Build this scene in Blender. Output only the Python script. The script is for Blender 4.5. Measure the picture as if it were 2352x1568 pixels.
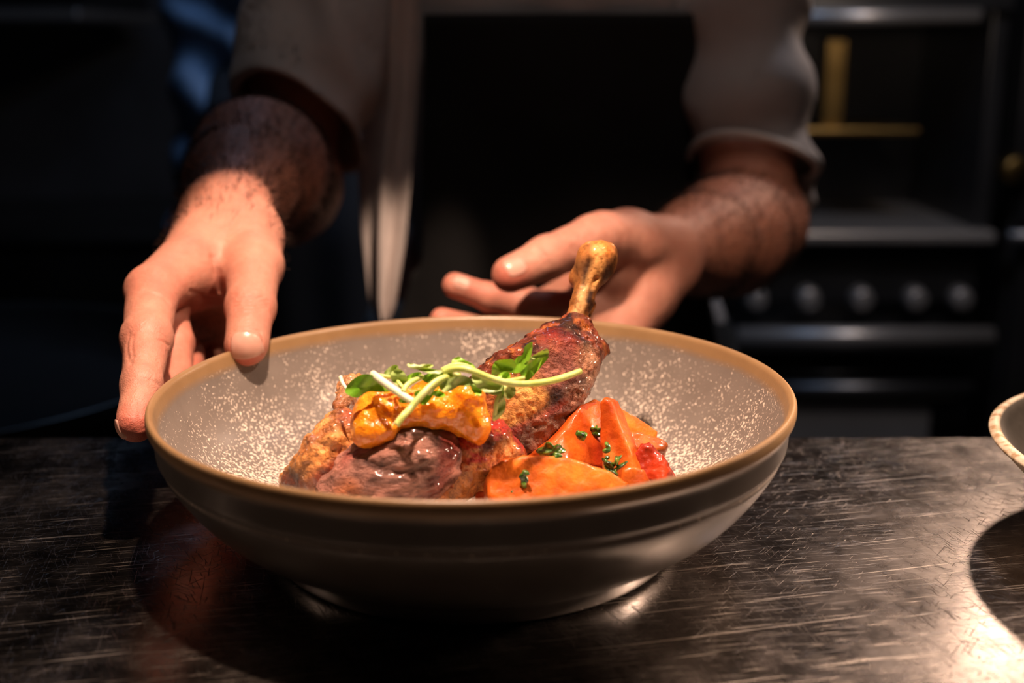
import bpy, bmesh, math, random
import numpy as np
from mathutils import Vector, Matrix
random.seed(7); rng = np.random.default_rng(7)
C = bpy.context.scene.collection
for o in list(bpy.data.objects): bpy.data.objects.remove(o)

# ------------------------------------------------------------------ camera
FPX = 2777.0
CAM = np.array([0.016, -0.4965, 0.2116]); PITCH = math.radians(14.0)
cs, sn = math.cos(PITCH), math.sin(PITCH)
FWD = np.array([0, cs, -sn]); UPV = np.array([0, sn, cs]); RGT = np.array([1.0, 0, 0])
cam = bpy.data.cameras.new('camera'); cam.sensor_width = 36; cam.lens = FPX*36/2352
cam.clip_start = 0.02; cam.clip_end = 30
cam.dof.use_dof = True; cam.dof.focus_distance = 0.515; cam.dof.aperture_fstop = 5.2
co = bpy.data.objects.new('camera', cam); C.objects.link(co)
co.location = CAM; co.rotation_euler = (math.pi/2-PITCH, 0, 0)
bpy.context.scene.camera = co

def WD(px, py, d):            # point seen at (px,py) of the photo at depth d along the lens axis
    return CAM + d*(FWD + RGT*((px-1176)/FPX) - UPV*((py-784)/FPX))
def WY(px, py, y):            # the same, on the vertical plane at this y
    r = FWD + RGT*((px-1176)/FPX) - UPV*((py-784)/FPX)
    return CAM + r*((y-CAM[1])/r[1])

# ------------------------------------------------------------------ world and lights
w = bpy.data.worlds.new('world'); bpy.context.scene.world = w; w.use_nodes = True
w.node_tree.nodes['Background'].inputs[0].default_value = (0.35, 0.42, 0.6, 1)
w.node_tree.nodes['Background'].inputs[1].default_value = 0.004
vs = bpy.context.scene.view_settings
vs.view_transform = 'Standard'; vs.look = 'None'; vs.exposure = 0.0; vs.gamma = 1.0; vs.use_curve_mapping = False

def spot(name, loc, aim, power, col, ang, blend, rad):
    l = bpy.data.lights.new(name, 'SPOT'); l.energy = power; l.color = col
    l.spot_size = math.radians(ang); l.spot_blend = blend; l.shadow_soft_size = rad
    o = bpy.data.objects.new(name, l); C.objects.link(o); o.location = loc
    o.rotation_euler = (Vector(aim)-Vector(loc)).to_track_quat('-Z', 'Y').to_euler(); return o
def area(name, loc, aim, power, col, sx, sy):
    l = bpy.data.lights.new(name, 'AREA'); l.energy = power; l.color = col
    l.shape = 'RECTANGLE'; l.size = sx; l.size_y = sy
    o = bpy.data.objects.new(name, l); C.objects.link(o); o.location = loc
    o.rotation_euler = (Vector(aim)-Vector(loc)).to_track_quat('-Z', 'Y').to_euler(); return o
WARM = (1.0, 0.69, 0.515)
spot('heat_or_fill_light', (-0.04, -0.07, 0.56), (0.0, -0.045, 0), 27.0, WARM, 68, 0.2, 0.010)      # over the food
spot('heat_or_fill_light', (0.29, 0.02, 0.55), (0.22, 0.08, 0), 7.0, WARM, 84, 0.3, 0.012)      # over the other hand
spot('heat_or_fill_light', (0.40, 0.15, 0.55), (0.34, -0.06, 0), 6.0, WARM, 56, 0.5, 0.012)      # over the side bowl
spot('heat_or_fill_light', (0.66, 0.95, 0.55), (0.26, -0.05, 0), 5.5, WARM, 60, 0.5, 0.025)      # further along the pass
spot('heat_or_fill_light', (0.25, 0.05, 0.70), (-0.095, 0.5, -0.035), 40.0, WARM, 10, 0.35, 0.012)   # added narrow spot, lights only the hanging cloth
spot('heat_or_fill_light', (0.64, 0.02, 0.24), (0.13, -0.02, 0.028), 50.0, WARM, 15, 0.8, 0.03)  # added low spot from the right, brightens the bowl's outside
spot('heat_or_fill_light', (-0.62, -0.02, 0.25), (-0.11, -0.06, 0.03), 1.2, WARM, 16, 0.8, 0.02)  # weaker left counterpart, also added for the bowl's outer wall
area('kitchen_fill_light', (0.62, 0.9, 1.0), (0.62, 1.75, -0.1), 2.8, (0.60, 0.74, 1.0), 0.10, 0.06)  # added bluish fill on the range, stands in for an unseen fitting
area('kitchen_fill_light', (0.75, 1.0, 0.9), (0.75, 1.75, -0.1), 2.5, (1.0, 0.75, 0.55), 0.05, 0.05)  # small warm fill added for the steel behind
area('kitchen_fill_light', (0.9, 1.0, 1.3), (0.9, 1.9, -0.1), 0.5, (0.60, 0.72, 1.0), 0.9, 0.15)  # wide weak fill added over the background, fitting unseen
area('kitchen_fill_light', (-0.15, 1.15, 1.0), (-0.33, 1.4, 0.3), 2.6, (0.40, 0.62, 1.0), 0.4, 0.15)  # added blue fill that picks out the colleague's shirt
spot('kitchen_fill_light', (0.08, 0.02, 1.15), (0.06, 0.52, 0.22), 2.8, (1.0, 0.84, 0.78), 52, 0.6, 0.15)  # added soft spot for sleeves and arms, kept off the bowl
area('kitchen_fill_light', (0.66, 1.3, 0.25), (0.66, 1.77, -0.25), 0.35, (1.0, 0.78, 0.62), 0.06, 0.06)  # added warm fill hovering in front of the drawer

# ------------------------------------------------------------------ materials
def mat(name, col=(.5,.5,.5), rough=.5, metal=0, **kw):
    m = bpy.data.materials.new(name); m.use_nodes = True
    b = m.node_tree.nodes['Principled BSDF']
    b.inputs['Base Color'].default_value = (*col, 1); b.inputs['Roughness'].default_value = rough
    b.inputs['Metallic'].default_value = metal
    for k, v in kw.items(): b.inputs[k.replace('_', ' ')].default_value = v
    return m
class NT:
    def __init__(s, m): s.t = m.node_tree; s.b = s.t.nodes['Principled BSDF']
    def n(s, typ, ins=None, **at):
        x = s.t.nodes.new(typ)
        for k, v in at.items(): setattr(x, k, v)
        for k, v in (ins or {}).items(): s.set(x.inputs[k], v)
        return x
    def set(s, inp, v):
        if isinstance(v, bpy.types.NodeSocket): s.t.links.new(v, inp)
        else: inp.default_value = v
    def coords(s): return s.n('ShaderNodeTexCoord').outputs['Object']
    def mapping(s, v, scale=(1,1,1), rot=(0,0,0), loc=(0,0,0)):
        return s.n('ShaderNodeMapping', {'Vector': v, 'Scale': scale, 'Rotation': rot, 'Location': loc}).outputs[0]
    def noise(s, v, scale, detail=4, rough=.55, dist=0):
        return s.n('ShaderNodeTexNoise', {'Vector': v, 'Scale': scale, 'Detail': detail, 'Roughness': rough, 'Distortion': dist}).outputs['Fac']
    def ramp(s, f, stops):
        r = s.n('ShaderNodeValToRGB', {'Fac': f}); e = r.color_ramp.elements
        while len(e) < len(stops): e.new(.5)
        for x, (p, c) in zip(e, stops):
            x.position = p; x.color = (*c, 1) if isinstance(c, (tuple, list)) else (c, c, c, 1)
        return r.outputs['Color']
    def mix(s, f, a, b, mode='MIX'):
        m = s.n('ShaderNodeMix', data_type='RGBA', blend_type=mode)
        s.set(m.inputs[0], f); s.set(m.inputs[6], a if isinstance(a, bpy.types.NodeSocket) else (*a, 1))
        s.set(m.inputs[7], b if isinstance(b, bpy.types.NodeSocket) else (*b, 1)); return m.outputs[2]
    def math(s, op, a, b=0.0, clamp=False):
        m = s.n('ShaderNodeMath', operation=op, use_clamp=clamp); s.set(m.inputs[0], a); s.set(m.inputs[1], b); return m.outputs[0]
    def bump(s, h, strength=.3, dist=.001, normal=None):
        b = s.n('ShaderNodeBump', {'Height': h, 'Strength': strength, 'Distance': dist})
        if normal is not None: s.set(b.inputs['Normal'], normal)
        return b.outputs[0]
    def attr(s, name): return s.n('ShaderNodeAttribute', attribute_name=name)

# ------------------------------------------------------------------ objects
def tag(o, label=None, cat=None, group=None, kind=None):
    if label: o['label'] = label
    if cat: o['category'] = cat
    if group: o['group'] = group
    if kind: o['kind'] = kind
    return o
def empty(name, loc, label=None, cat=None, group=None):
    o = bpy.data.objects.new(name, None); C.objects.link(o); o.location = loc; o.empty_display_size = .02
    return tag(o, label, cat, group)
def put(o, parent):
    if parent is not None:
        o.parent = parent; o.matrix_parent_inverse = Matrix.Translation(-Vector(parent.location)) if parent.parent is None else Matrix.Identity(4)
    return o
def meshobj(name, V, F, m, parent=None, smooth=True, col=None):
    me = bpy.data.meshes.new(name); me.from_pydata([tuple(v) for v in V] if not isinstance(V, np.ndarray) else V.tolist(), [], F if isinstance(F, list) else F.tolist())
    me.validate(); me.update()
    if smooth: me.polygons.foreach_set('use_smooth', [True]*len(me.polygons))
    if col is not None and len(col) == len(me.vertices):
        a = me.color_attributes.new('col', 'FLOAT_COLOR', 'POINT')
        a.data.foreach_set('color', np.c_[col, np.ones(len(col))].astype(np.float32).ravel())
    o = bpy.data.objects.new(name, me); C.objects.link(o); me.materials.append(m)
    return put(o, parent)
def bmobj(name, bm, m, parent=None, smooth=False):
    me = bpy.data.meshes.new(name); bm.to_mesh(me); bm.free()
    if smooth: me.polygons.foreach_set('use_smooth', [True]*len(me.polygons))
    o = bpy.data.objects.new(name, me); C.objects.link(o); me.materials.append(m); return put(o, parent)
def add_box(bm, a, b, bev=0.0, rot=None):
    a, b = Vector(a), Vector(b); r = bmesh.ops.create_cube(bm, size=1); vs_ = r['verts']
    for v in vs_: v.co = Vector(((v.co.x+.5)*(b.x-a.x)+a.x, (v.co.y+.5)*(b.y-a.y)+a.y, (v.co.z+.5)*(b.z-a.z)+a.z))
    if bev: bmesh.ops.bevel(bm, geom=list({e for v in vs_ for e in v.link_edges}), offset=bev, segments=2, affect='EDGES', profile=.5)
def box(name, a, b, m, parent=None, bev=.003):
    bm = bmesh.new(); add_box(bm, a, b, bev); return bmobj(name, bm, m, parent)
def lathe(name, prof, m, parent=None, seg=128, center=(0,0,0), closed=True, col=None):
    n = len(prof); V = []; F = []
    for i in range(seg):
        a = 2*math.pi*i/seg
        for r, z in prof: V.append((center[0]+r*math.cos(a), center[1]+r*math.sin(a), center[2]+z))
    for i in range(seg):
        j = (i+1) % seg
        for k in range(n-1): F.append((i*n+k, j*n+k, j*n+k+1, i*n+k+1))
    return meshobj(name, V, F, m, parent)
def tube(name, pts, rad, m, parent=None, seg=10, flat=1.0, smooth=3):
    P = [np.array(p, float) for p in pts]; R = list(rad) if hasattr(rad, '__len__') else [rad]*len(P)
    Q, S = [], []                                   # Catmull-Rom
    for i in range(len(P)-1):
        p0, p1, p2, p3 = P[max(i-1,0)], P[i], P[i+1], P[min(i+2,len(P)-1)]
        for k in range(smooth):
            t = k/smooth
            Q.append(.5*((2*p1)+(-p0+p2)*t+(2*p0-5*p1+4*p2-p3)*t*t+(-p0+3*p1-3*p2+p3)*t**3)); S.append(R[i]*(1-t)+R[i+1]*t)
    Q.append(P[-1]); S.append(R[-1]); V = []; F = []
    up = np.array([.13, .2, 1.0])
    for i, q in enumerate(Q):
        d = Q[min(i+1,len(Q)-1)]-Q[max(i-1,0)]; d /= np.linalg.norm(d)
        u = np.cross(d, up); u /= np.linalg.norm(u); v = np.cross(u, d)
        for k in range(seg):
            a = 2*math.pi*k/seg; V.append(q+S[i]*(u*math.cos(a)+v*math.sin(a)*flat))
    n = len(Q)
    for i in range(n-1):
        for k in range(seg):
            l = (k+1) % seg; F.append((i*seg+k, i*seg+l, (i+1)*seg+l, (i+1)*seg+k))
    F.append(tuple(range(seg))[::-1]); F.append(tuple((n-1)*seg+k for k in range(seg)))
    return meshobj(name, V, F, m, parent)

# ------------------------------------------------------------------ implicit modelling
def vnoise(P, scale, seed=0):
    Q = P*scale+seed*17.31; I = np.floor(Q).astype(np.int64); f = Q-I; f = f*f*(3-2*f); out = 0
    def h(x, y, z):
        n = (x*73856093) ^ (y*19349663) ^ (z*83492791); n = (n ^ (n >> 13))*1274126177 & 0x7fffffff
        n = n ^ (n >> 15); return (n & 0xffff)/32767.5-1
    for dx in (0,1):
        for dy in (0,1):
            for dz in (0,1):
                wt = (f[:,0] if dx else 1-f[:,0])*(f[:,1] if dy else 1-f[:,1])*(f[:,2] if dz else 1-f[:,2])
                out = out+wt*h(I[:,0]+dx, I[:,1]+dy, I[:,2]+dz)
    return out
def fbm(P, scale, oct=3, seed=0):
    s = 0; a = 1
    for o in range(oct): s = s+a*vnoise(P, scale*2**o, seed+o); a *= .5
    return s
def seg_t(P, a, b):
    ab = b-a; return np.clip(((P-a)@ab)/(ab@ab+1e-12), 0, 1)
def cone(a, b, ra, rb):
    a, b = np.array(a), np.array(b)
    def f(P):
        t = seg_t(P, a, b); return np.linalg.norm(P-a-t[:,None]*(b-a), axis=1)-(ra+(rb-ra)*t)
    f.bb = (np.minimum(a, b)-max(ra, rb), np.maximum(a, b)+max(ra, rb)); return f
def ell(c, rx, ry, rz, M=None):            # M rows are the local axes
    c = np.array(c); M = np.eye(3) if M is None else np.array(M); r = np.array([rx, ry, rz])
    def f(P):
        q = (P-c)@M.T; k0 = np.linalg.norm(q/r, axis=1); k1 = np.linalg.norm(q/r**2, axis=1)+1e-9
        return k0*(k0-1)/k1
    R = max(rx, ry, rz); f.bb = (c-R, c+R); return f
def camell(px, py, y, rx, ry, rd, rot=0):   # an ellipsoid with its flat side square to the line of sight; radii rx, ry in photo px at that distance
    c = WY(px, py, y); d = (c-CAM)@FWD; k = d/FPX; a = math.radians(rot)
    X = RGT*math.cos(a)-UPV*math.sin(a); Y = RGT*math.sin(a)+UPV*math.cos(a)
    return ell(c, rx*k, ry*k, rd, [X, Y, FWD])
def prism(plane_pt, nrm, px_poly, half, rnd):
    nrm = np.array(nrm, float); nrm /= np.linalg.norm(nrm); p0 = np.array(plane_pt)
    u = np.cross(nrm, [0,0,1]); u /= np.linalg.norm(u); v = np.cross(nrm, u); pts = []
    for (x, y) in px_poly:
        r = FWD+RGT*((x-1176)/FPX)-UPV*((y-784)/FPX); t = ((p0-CAM)@nrm)/(r@nrm); q = CAM+r*t-p0; pts.append((q@u, q@v))
    pts = np.array(pts)
    def f(P):
        q = P-p0; x = q@u; y = q@v; z = q@nrm; d = np.full(len(P), 1e9); s = np.ones(len(P)); n = len(pts)
        for i in range(n):
            j = i-1; e = pts[j]-pts[i]; wx = x-pts[i][0]; wy = y-pts[i][1]
            t = np.clip((wx*e[0]+wy*e[1])/(e@e), 0, 1); bx = wx-e[0]*t; by = wy-e[1]*t; d = np.minimum(d, bx*bx+by*by)
            c1 = y >= pts[i][1]; c2 = y < pts[j][1]; c3 = e[0]*wy > e[1]*wx
            s = np.where((c1 & c2 & c3) | (~c1 & ~c2 & ~c3), -s, s)
        d2 = s*np.sqrt(d)+rnd; dz = np.abs(z)-half+rnd
        return np.minimum(np.maximum(d2, dz), 0)+np.sqrt(np.maximum(d2, 0)**2+np.maximum(dz, 0)**2)-rnd
    R = np.linalg.norm(pts, axis=1).max()+half; W = np.array([p0+u*a+v*b for a, b in pts])
    f.bb = (W.min(0)-half-.002, W.max(0)+half+.002); return f
def smin(a, b, k):
    h = np.clip(.5+.5*(b-a)/k, 0, 1); return b*(1-h)+a*h-k*h*(1-h)
def union(fs, k=.004):
    def f(P):
        d = None
        for g in fs:
            g, kk = g if isinstance(g, tuple) else (g, k)
            e = g(P); d = e if d is None else smin(d, e, kk)
        return d
    L = [g[0] if isinstance(g, tuple) else g for g in fs]
    f.bb = (np.min([g.bb[0] for g in L], 0), np.max([g.bb[1] for g in L], 0)); return f
def mod(f, fn, pad=0.0):
    def g(P): return fn(P, f(P))
    g.bb = (f.bb[0]-pad, f.bb[1]+pad); return g
def isomesh(f, h, pad=.004):
    q = 4; lo = f.bb[0]-pad-h*4; hi = f.bb[1]+pad+h*4
    nc = np.ceil((hi-lo)/(h*q)).astype(int)+1; H = h*q
    ax = [lo[i]+(np.arange(nc[i])+.5)*H for i in range(3)]
    G = np.stack(np.meshgrid(*ax, indexing='ij'), -1).reshape(-1, 3)
    dc = np.concatenate([f(g) for g in np.array_split(G, max(1, len(G)//200000))]).reshape(nc)
    act = np.abs(dc) < H*1.9
    fine = np.repeat(np.repeat(np.repeat(dc, q, 0), q, 1), q, 2).astype(np.float32)
    idx = np.argwhere(act); off = np.stack(np.meshgrid(*[np.arange(q)]*3, indexing='ij'), -1).reshape(-1, 3)
    for ch in np.array_split(idx, max(1, len(idx)*64//400000)):
        I = (ch[:,None,:]*q+off[None]).reshape(-1, 3)
        fine[I[:,0], I[:,1], I[:,2]] = f(lo+(I+.5)*h)
    S = fine < 0; n = np.array(S.shape)
    c8 = sum(S[a:n[0]-1+a, b:n[1]-1+b, c:n[2]-1+c].astype(np.int8) for a in (0,1) for b in (0,1) for c in (0,1))
    cell = np.argwhere((c8 > 0) & (c8 < 8)); vid = np.full(n-1, -1, np.int32); vid[cell[:,0], cell[:,1], cell[:,2]] = np.arange(len(cell))
    acc = np.zeros((len(cell), 3)); cnt = np.zeros(len(cell))
    corners = [(a,b,c) for a in (0,1) for b in (0,1) for c in (0,1)]
    val = {c: fine[cell[:,0]+c[0], cell[:,1]+c[1], cell[:,2]+c[2]] for c in corners}
    for c in corners:
        for k in range(3):
            if c[k]: continue
            e = list(c); e[k] = 1; e = tuple(e); v0, v1 = val[c], val[e]; m = (v0 < 0) != (v1 < 0)
            t = np.where(m, v0/(v0-v1+1e-20), 0); p = np.zeros((len(cell), 3)); p += np.array(c); p[:,k] = t
            acc[m] += p[m]; cnt[m] += 1
    V = lo+(cell+.5+acc/cnt[:,None])*h; Fs = []
    for k in range(3):
        a, b = (k+1) % 3, (k+2) % 3; sl0 = [slice(1, n[i]-1) for i in range(3)]; sl1 = list(sl0)
        sl0[k] = slice(0, n[k]-1); sl1[k] = slice(1, n[k])
        s0, s1 = S[tuple(sl0)], S[tuple(sl1)]; E = np.argwhere(s0 != s1)
        st = s0[E[:,0], E[:,1], E[:,2]]; base = E.copy(); base[:,a] += 1; base[:,b] += 1
        def vi(da, db):
            q_ = base.copy(); q_[:,a] -= da; q_[:,b] -= db; return vid[q_[:,0], q_[:,1], q_[:,2]]
        Q = np.stack([vi(1,1), vi(0,1), vi(0,0), vi(1,0)], 1); Q[~st] = Q[~st][:, ::-1]; Fs.append(Q)
    F = np.concatenate(Fs); F = F[(F >= 0).all(1)]
    # one pull back onto the surface
    for _ in range(1):
        e = h*.5; d = f(V); g = np.stack([f(V+np.eye(3)[i]*e)-f(V-np.eye(3)[i]*e) for i in range(3)], 1)
        L = np.linalg.norm(g, axis=1, keepdims=True)+1e-12; V = V-np.clip(d, -h, h)[:,None]*g/L; N = g/L
    return V, F, N
def isoobj(name, f, h, m, parent=None, col=None, pad=.004):
    V, F, N = isomesh(f, h, pad)
    c = col(V, N) if col else None
    return meshobj(name, V, F, m, parent, True, c)
def brush(V, base, strokes):               # local colour: strokes of (centre, radius, colour, strength)
    c = np.tile(np.array(base, float), (len(V), 1)) if len(np.shape(base)) == 1 else base.copy()
    for (p, r, k, s) in strokes:
        if isinstance(p, list):
            d = np.min([np.linalg.norm(V-p[i]-seg_t(V, p[i], p[i+1])[:,None]*(p[i+1]-p[i]), axis=1) for i in range(len(p)-1)], 0)
        else: d = np.linalg.norm(V-p, axis=1)
        a = np.clip(1.5-d/r, 0, 1)[:,None]*s; c = c*(1-a)+np.array(k)*a
    return c
def hit(f, px, py, dep=0.0):               # where the line of sight through a photo pixel meets a surface
    r = FWD+RGT*((px-1176)/FPX)-UPV*((py-784)/FPX); r /= np.linalg.norm(r); t_ = .36
    for _ in range(120):
        d_ = f((CAM+r*t_)[None])[0]; t_ += d_*.8
        if d_ < 1e-4: break
        if t_ > 1.3: t_ = .47; break          # a miss: stay near the food
    return CAM+r*(t_+dep)

# ================================================================== the setting
def plain(name, col, rough, metal=0, nscale=8, amt=.3, bump=.1, **kw):
    m = mat(name, col, rough, metal, **kw); t = NT(m); v = t.coords(); n = t.noise(v, nscale, 5)
    dark = tuple(c*(1-amt) for c in col); lite = tuple(min(1, c*(1+amt)) for c in col)
    t.set(t.b.inputs['Base Color'], t.ramp(n, [(.3, dark), (.7, lite)]))
    t.set(t.b.inputs['Normal'], t.bump(t.noise(v, nscale*9, 3), bump, .001)); return m
M_wall = plain('dark_wall_paint', (.05,.05,.055), .6, nscale=3)
M_floor = plain('dark_floor', (.06,.055,.05), .5, nscale=4)
M_black = plain('black_enamel', (.012,.012,.013), .35, nscale=6)
M_steel = plain('kitchen_steel', (.40,.38,.37), .38, .75, nscale=5, amt=.15, bump=.03)
M_dull = plain('dull_steel', (.25,.25,.26), .42, 1.0, nscale=5, amt=.2, bump=.03)
def struct(name, a, b, m): return tag(box(name, a, b, m, None, 0), kind='structure')
struct('floor', (-2.6,-2,-.94), (2.6,3.1,-.9), M_floor)
struct('ceiling', (-2.6,-2,1.8), (2.6,3.1,1.84), M_wall)
struct('wall_back', (-2.6,3.0,-.9), (2.6,3.1,1.8), M_wall)
struct('wall_left', (-2.7,-2,-.9), (-2.6,3.1,1.8), M_wall)
struct('wall_right', (2.6,-2,-.9), (2.7,3.1,1.8), M_wall)

# worktop: worn stainless steel
M_top = mat('scratched_steel', (.3,.28,.26), .38, 1.0); t = NT(M_top); v = t.coords()
def scratch(rot, sx, sy, seed, lo, hi, dist=.0):
    q = t.mapping(v, (1, 1, 1), (0, 0, math.radians(-rot)), (seed*.13, seed*.07, 0)); q2 = t.mapping(q, (sx, sy, 1))
    return t.ramp(t.noise(q2, 1.0, 2, .6, dist), [(lo, 0), (hi, 1)])
cloud = t.noise(v, 9, 6, .65); fine = t.noise(v, 60, 5, .7)
s1 = scratch(12, 22, 1100, 1, .64, .70, .15); s2 = scratch(14, 9, 420, 5, .66, .71, .1)
s3 = scratch(-62, 55, 1300, 2, .63, .70, .3); s4 = scratch(-35, 50, 1200, 3, .64, .71, .3); s5 = scratch(-80, 45, 1400, 9, .64, .71, .4)
s6 = scratch(8, 40, 1800, 12, .60, .70, .1); s7 = scratch(55, 70, 1500, 14, .65, .72, .4)
pale = t.math('MAXIMUM', s1, t.math('MAXIMUM', s2, t.math('MULTIPLY', s6, .6)))
dark = t.math('MAXIMUM', s3, t.math('MAXIMUM', s4, t.math('MAXIMUM', s5, s7)))
mott = t.ramp(t.math('ADD', t.math('MULTIPLY', cloud, .65), t.math('MULTIPLY', fine, .35)), [(.38, 0), (.62, 1)])
basec = t.mix(mott, (.11,.097,.088), (.30,.265,.24))
basec = t.mix(t.math('MULTIPLY', dark, .65), basec, (.07,.06,.055))
basec = t.mix(t.math('MULTIPLY', pale, .7), basec, (.80,.72,.62))
t.set(t.b.inputs['Base Color'], basec)
rr = t.math('ADD', t.math('MULTIPLY', mott, .13), .18); rr = t.math('ADD', rr, t.math('MULTIPLY', dark, .12)); rr = t.math('ADD', rr, t.math('MULTIPLY', pale, .12))
t.set(t.b.inputs['Roughness'], rr)
hgt = t.math('SUBTRACT', t.math('MULTIPLY', fine, .6), t.math('ADD', dark, pale))
t.set(t.b.inputs['Normal'], t.bump(hgt, .28, .0003))
ct = empty('serving_counter', (0,-.3,-.9), 'scratched stainless steel kitchen counter under the food bowl', 'counter')
bm = bmesh.new(); add_box(bm, (-1.3,-.95,-.03), (1.3,.137,0), .003); bmobj('worktop', bm, M_top, ct)
box('side_panel', (-1.28,-.9,-.9), (-1.25,.12,-.03), M_dull, ct); box('side_panel', (1.25,-.9,-.9), (1.28,.12,-.03), M_dull, ct)
box('lower_shelf', (-1.25,-.9,-.6), (1.25,.12,-.57), M_dull, ct)

# ------------------------------------------------------------------ bowls
def bowl_profile(R, zr, rf, k=1.0):
    out = [(0,.004),(rf-.012,.004),(rf-.008,0),(rf,0),(rf+.0012,.0035),(rf+.0016,.007)]
    # outer wall: rounded body, shoulder ridge, recessed band, lip
    body = [(rf+.006,.0095),(rf+.014,.0135),(R*.815,.0205),(R*.878,.0290),(R*.928,.0380),(R*.955,.0440),(R*.963,.0465),(R*.962,.0480),(R*.968,.0492),(R*.9765,.0505),(R*.980,.0550),(R*.985,.0600)]
    s = zr/.066; out += [(r, z*s) for r, z in body]
    lip = [(R*.997,zr-.0035),(R,zr-.0015),(R*.9985,zr+.0008),(R*.993,zr+.0018),(R*.985,zr+.0018),(R*.976,zr+.0006),(R*.970,zr-.0018)]
    inn = [(R*.964,zr-.0045),(R*.958,zr-.0075),(R*.942,zr*.80),(R*.90,zr*.62),(R*.83,zr*.445),(R*.73,zr*.315),(R*.62,zr*.235),(R*.48,zr*.18),(R*.3,zr*.15),(R*.12,zr*.14),(0,zr*.14)]
    return out+lip+inn
def smooth_prof(P, n=4):
    P = [np.array(p) for p in P]; Q = []
    for i in range(len(P)-1):
        p0, p1, p2, p3 = P[max(i-1,0)], P[i], P[i+1], P[min(i+2,len(P)-1)]
        for k in range(n):
            s = k/n; Q.append(tuple(.5*((2*p1)+(-p0+p2)*s+(2*p0-5*p1+4*p2-p3)*s*s+(-p0+3*p1-3*p2+p3)*s**3)))
    Q.append(tuple(P[-1])); return [(max(r, 0), z) for r, z in Q]
M_glaze = mat('speckled_taupe_glaze', (.3,.25,.2), .3); M_glaze.node_tree.nodes['Principled BSDF'].inputs['Coat Weight'].default_value = .7; M_glaze.node_tree.nodes['Principled BSDF'].inputs['Coat Roughness'].default_value = .22
t = NT(M_glaze); v = t.coords(); sx = t.n('ShaderNodeSeparateXYZ', {0: v})
r2 = t.math('SQRT', t.math('ADD', t.math('MULTIPLY', sx.outputs[0], sx.outputs[0]), t.math('MULTIPLY', sx.outputs[1], sx.outputs[1])))
R0 = .135; rn = t.math('DIVIDE', r2, R0)
cl = t.noise(v, 26, 4, .6)
sp = t.noise(v, 760, 2, .55); dens = t.math('ADD', t.math('MULTIPLY', t.math('SUBTRACT', .90, rn), .62), t.math('MULTIPLY', t.math('SUBTRACT', cl, .5), .42))
spk = t.ramp(t.math('ADD', sp, t.math('MINIMUM', dens, .19)), [(.60, 0), (.66, 1)])
ground = t.mix(t.noise(v, 70, 3), (.15,.125,.107), (.22,.185,.158))
c = t.mix(spk, ground, (.74,.63,.52))
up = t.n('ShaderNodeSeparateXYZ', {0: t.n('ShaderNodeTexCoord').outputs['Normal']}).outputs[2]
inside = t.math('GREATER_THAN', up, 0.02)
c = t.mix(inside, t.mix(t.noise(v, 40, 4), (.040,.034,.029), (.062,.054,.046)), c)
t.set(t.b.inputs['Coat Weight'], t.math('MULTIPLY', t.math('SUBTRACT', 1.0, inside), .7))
rimf = t.ramp(t.math('ADD', t.math('MULTIPLY', sx.outputs[2], 10), t.math('MULTIPLY', t.noise(v, 30, 3), .03)), [(.605, 0), (.645, 1)])
c = t.mix(rimf, c, t.mix(t.noise(v, 55, 4), (.20,.115,.050), (.31,.19,.09)))
t.set(t.b.inputs['Base Color'], c)
t.set(t.b.inputs['Roughness'], t.math('ADD', .27, t.math('MULTIPLY', t.noise(v, 90, 3), .16)))
t.set(t.b.inputs['Normal'], t.bump(t.math('ADD', t.math('MULTIPLY', spk, .5), t.noise(v, 400, 2)), .12, .0004))
bowl = lathe('food_bowl', smooth_prof(bowl_profile(.135,.066,.086)), M_glaze, None, 220)
bowl.rotation_euler = (0, math.radians(-.5), 0); bowl.location = (0, 0, .0007)
tag(bowl, 'large taupe speckled stoneware bowl holding roast meat, steadied by the chef', 'bowl')
M_glaze2 = mat('cream_glaze', (.3,.25,.2), .4); t = NT(M_glaze2); v = t.coords()
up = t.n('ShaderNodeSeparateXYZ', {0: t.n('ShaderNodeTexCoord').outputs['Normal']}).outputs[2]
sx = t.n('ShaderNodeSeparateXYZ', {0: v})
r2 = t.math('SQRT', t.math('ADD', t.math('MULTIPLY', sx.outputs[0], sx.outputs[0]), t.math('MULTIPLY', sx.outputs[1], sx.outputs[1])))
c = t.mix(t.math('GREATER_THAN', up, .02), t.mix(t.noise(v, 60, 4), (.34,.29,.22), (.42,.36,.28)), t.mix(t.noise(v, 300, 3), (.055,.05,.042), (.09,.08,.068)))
c = t.mix(t.ramp(t.math('DIVIDE', r2, .115), [(.957, 0), (.964, 1)]), c, t.mix(t.ramp(t.noise(v, 190, 4), [(.45, 0), (.62, 1)]), (.50,.42,.31), (.30,.19,.10)))
t.set(t.b.inputs['Base Color'], c); t.set(t.b.inputs['Normal'], t.bump(t.noise(v, 200, 4), .15, .0006))
p2 = [(0,.004),(.058,.004),(.062,0),(.068,0),(.070,.004),(.084,.010),(.104,.024),(.118,.040),(.1255,.050),(.1295,.0545),(.130,.0570),(.1275,.0588),(.1250,.0583),(.1225,.0555),(.1185,.047),(.110,.034),(.095,.021),(.070,.0125),(.035,.010),(0,.010)]
p2 = [(r*.885, z*.68) for r, z in p2]
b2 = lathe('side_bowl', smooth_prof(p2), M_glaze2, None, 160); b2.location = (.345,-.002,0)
tag(b2, 'cream rimmed stoneware bowl cut off at the right edge of the photo', 'bowl')

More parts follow.
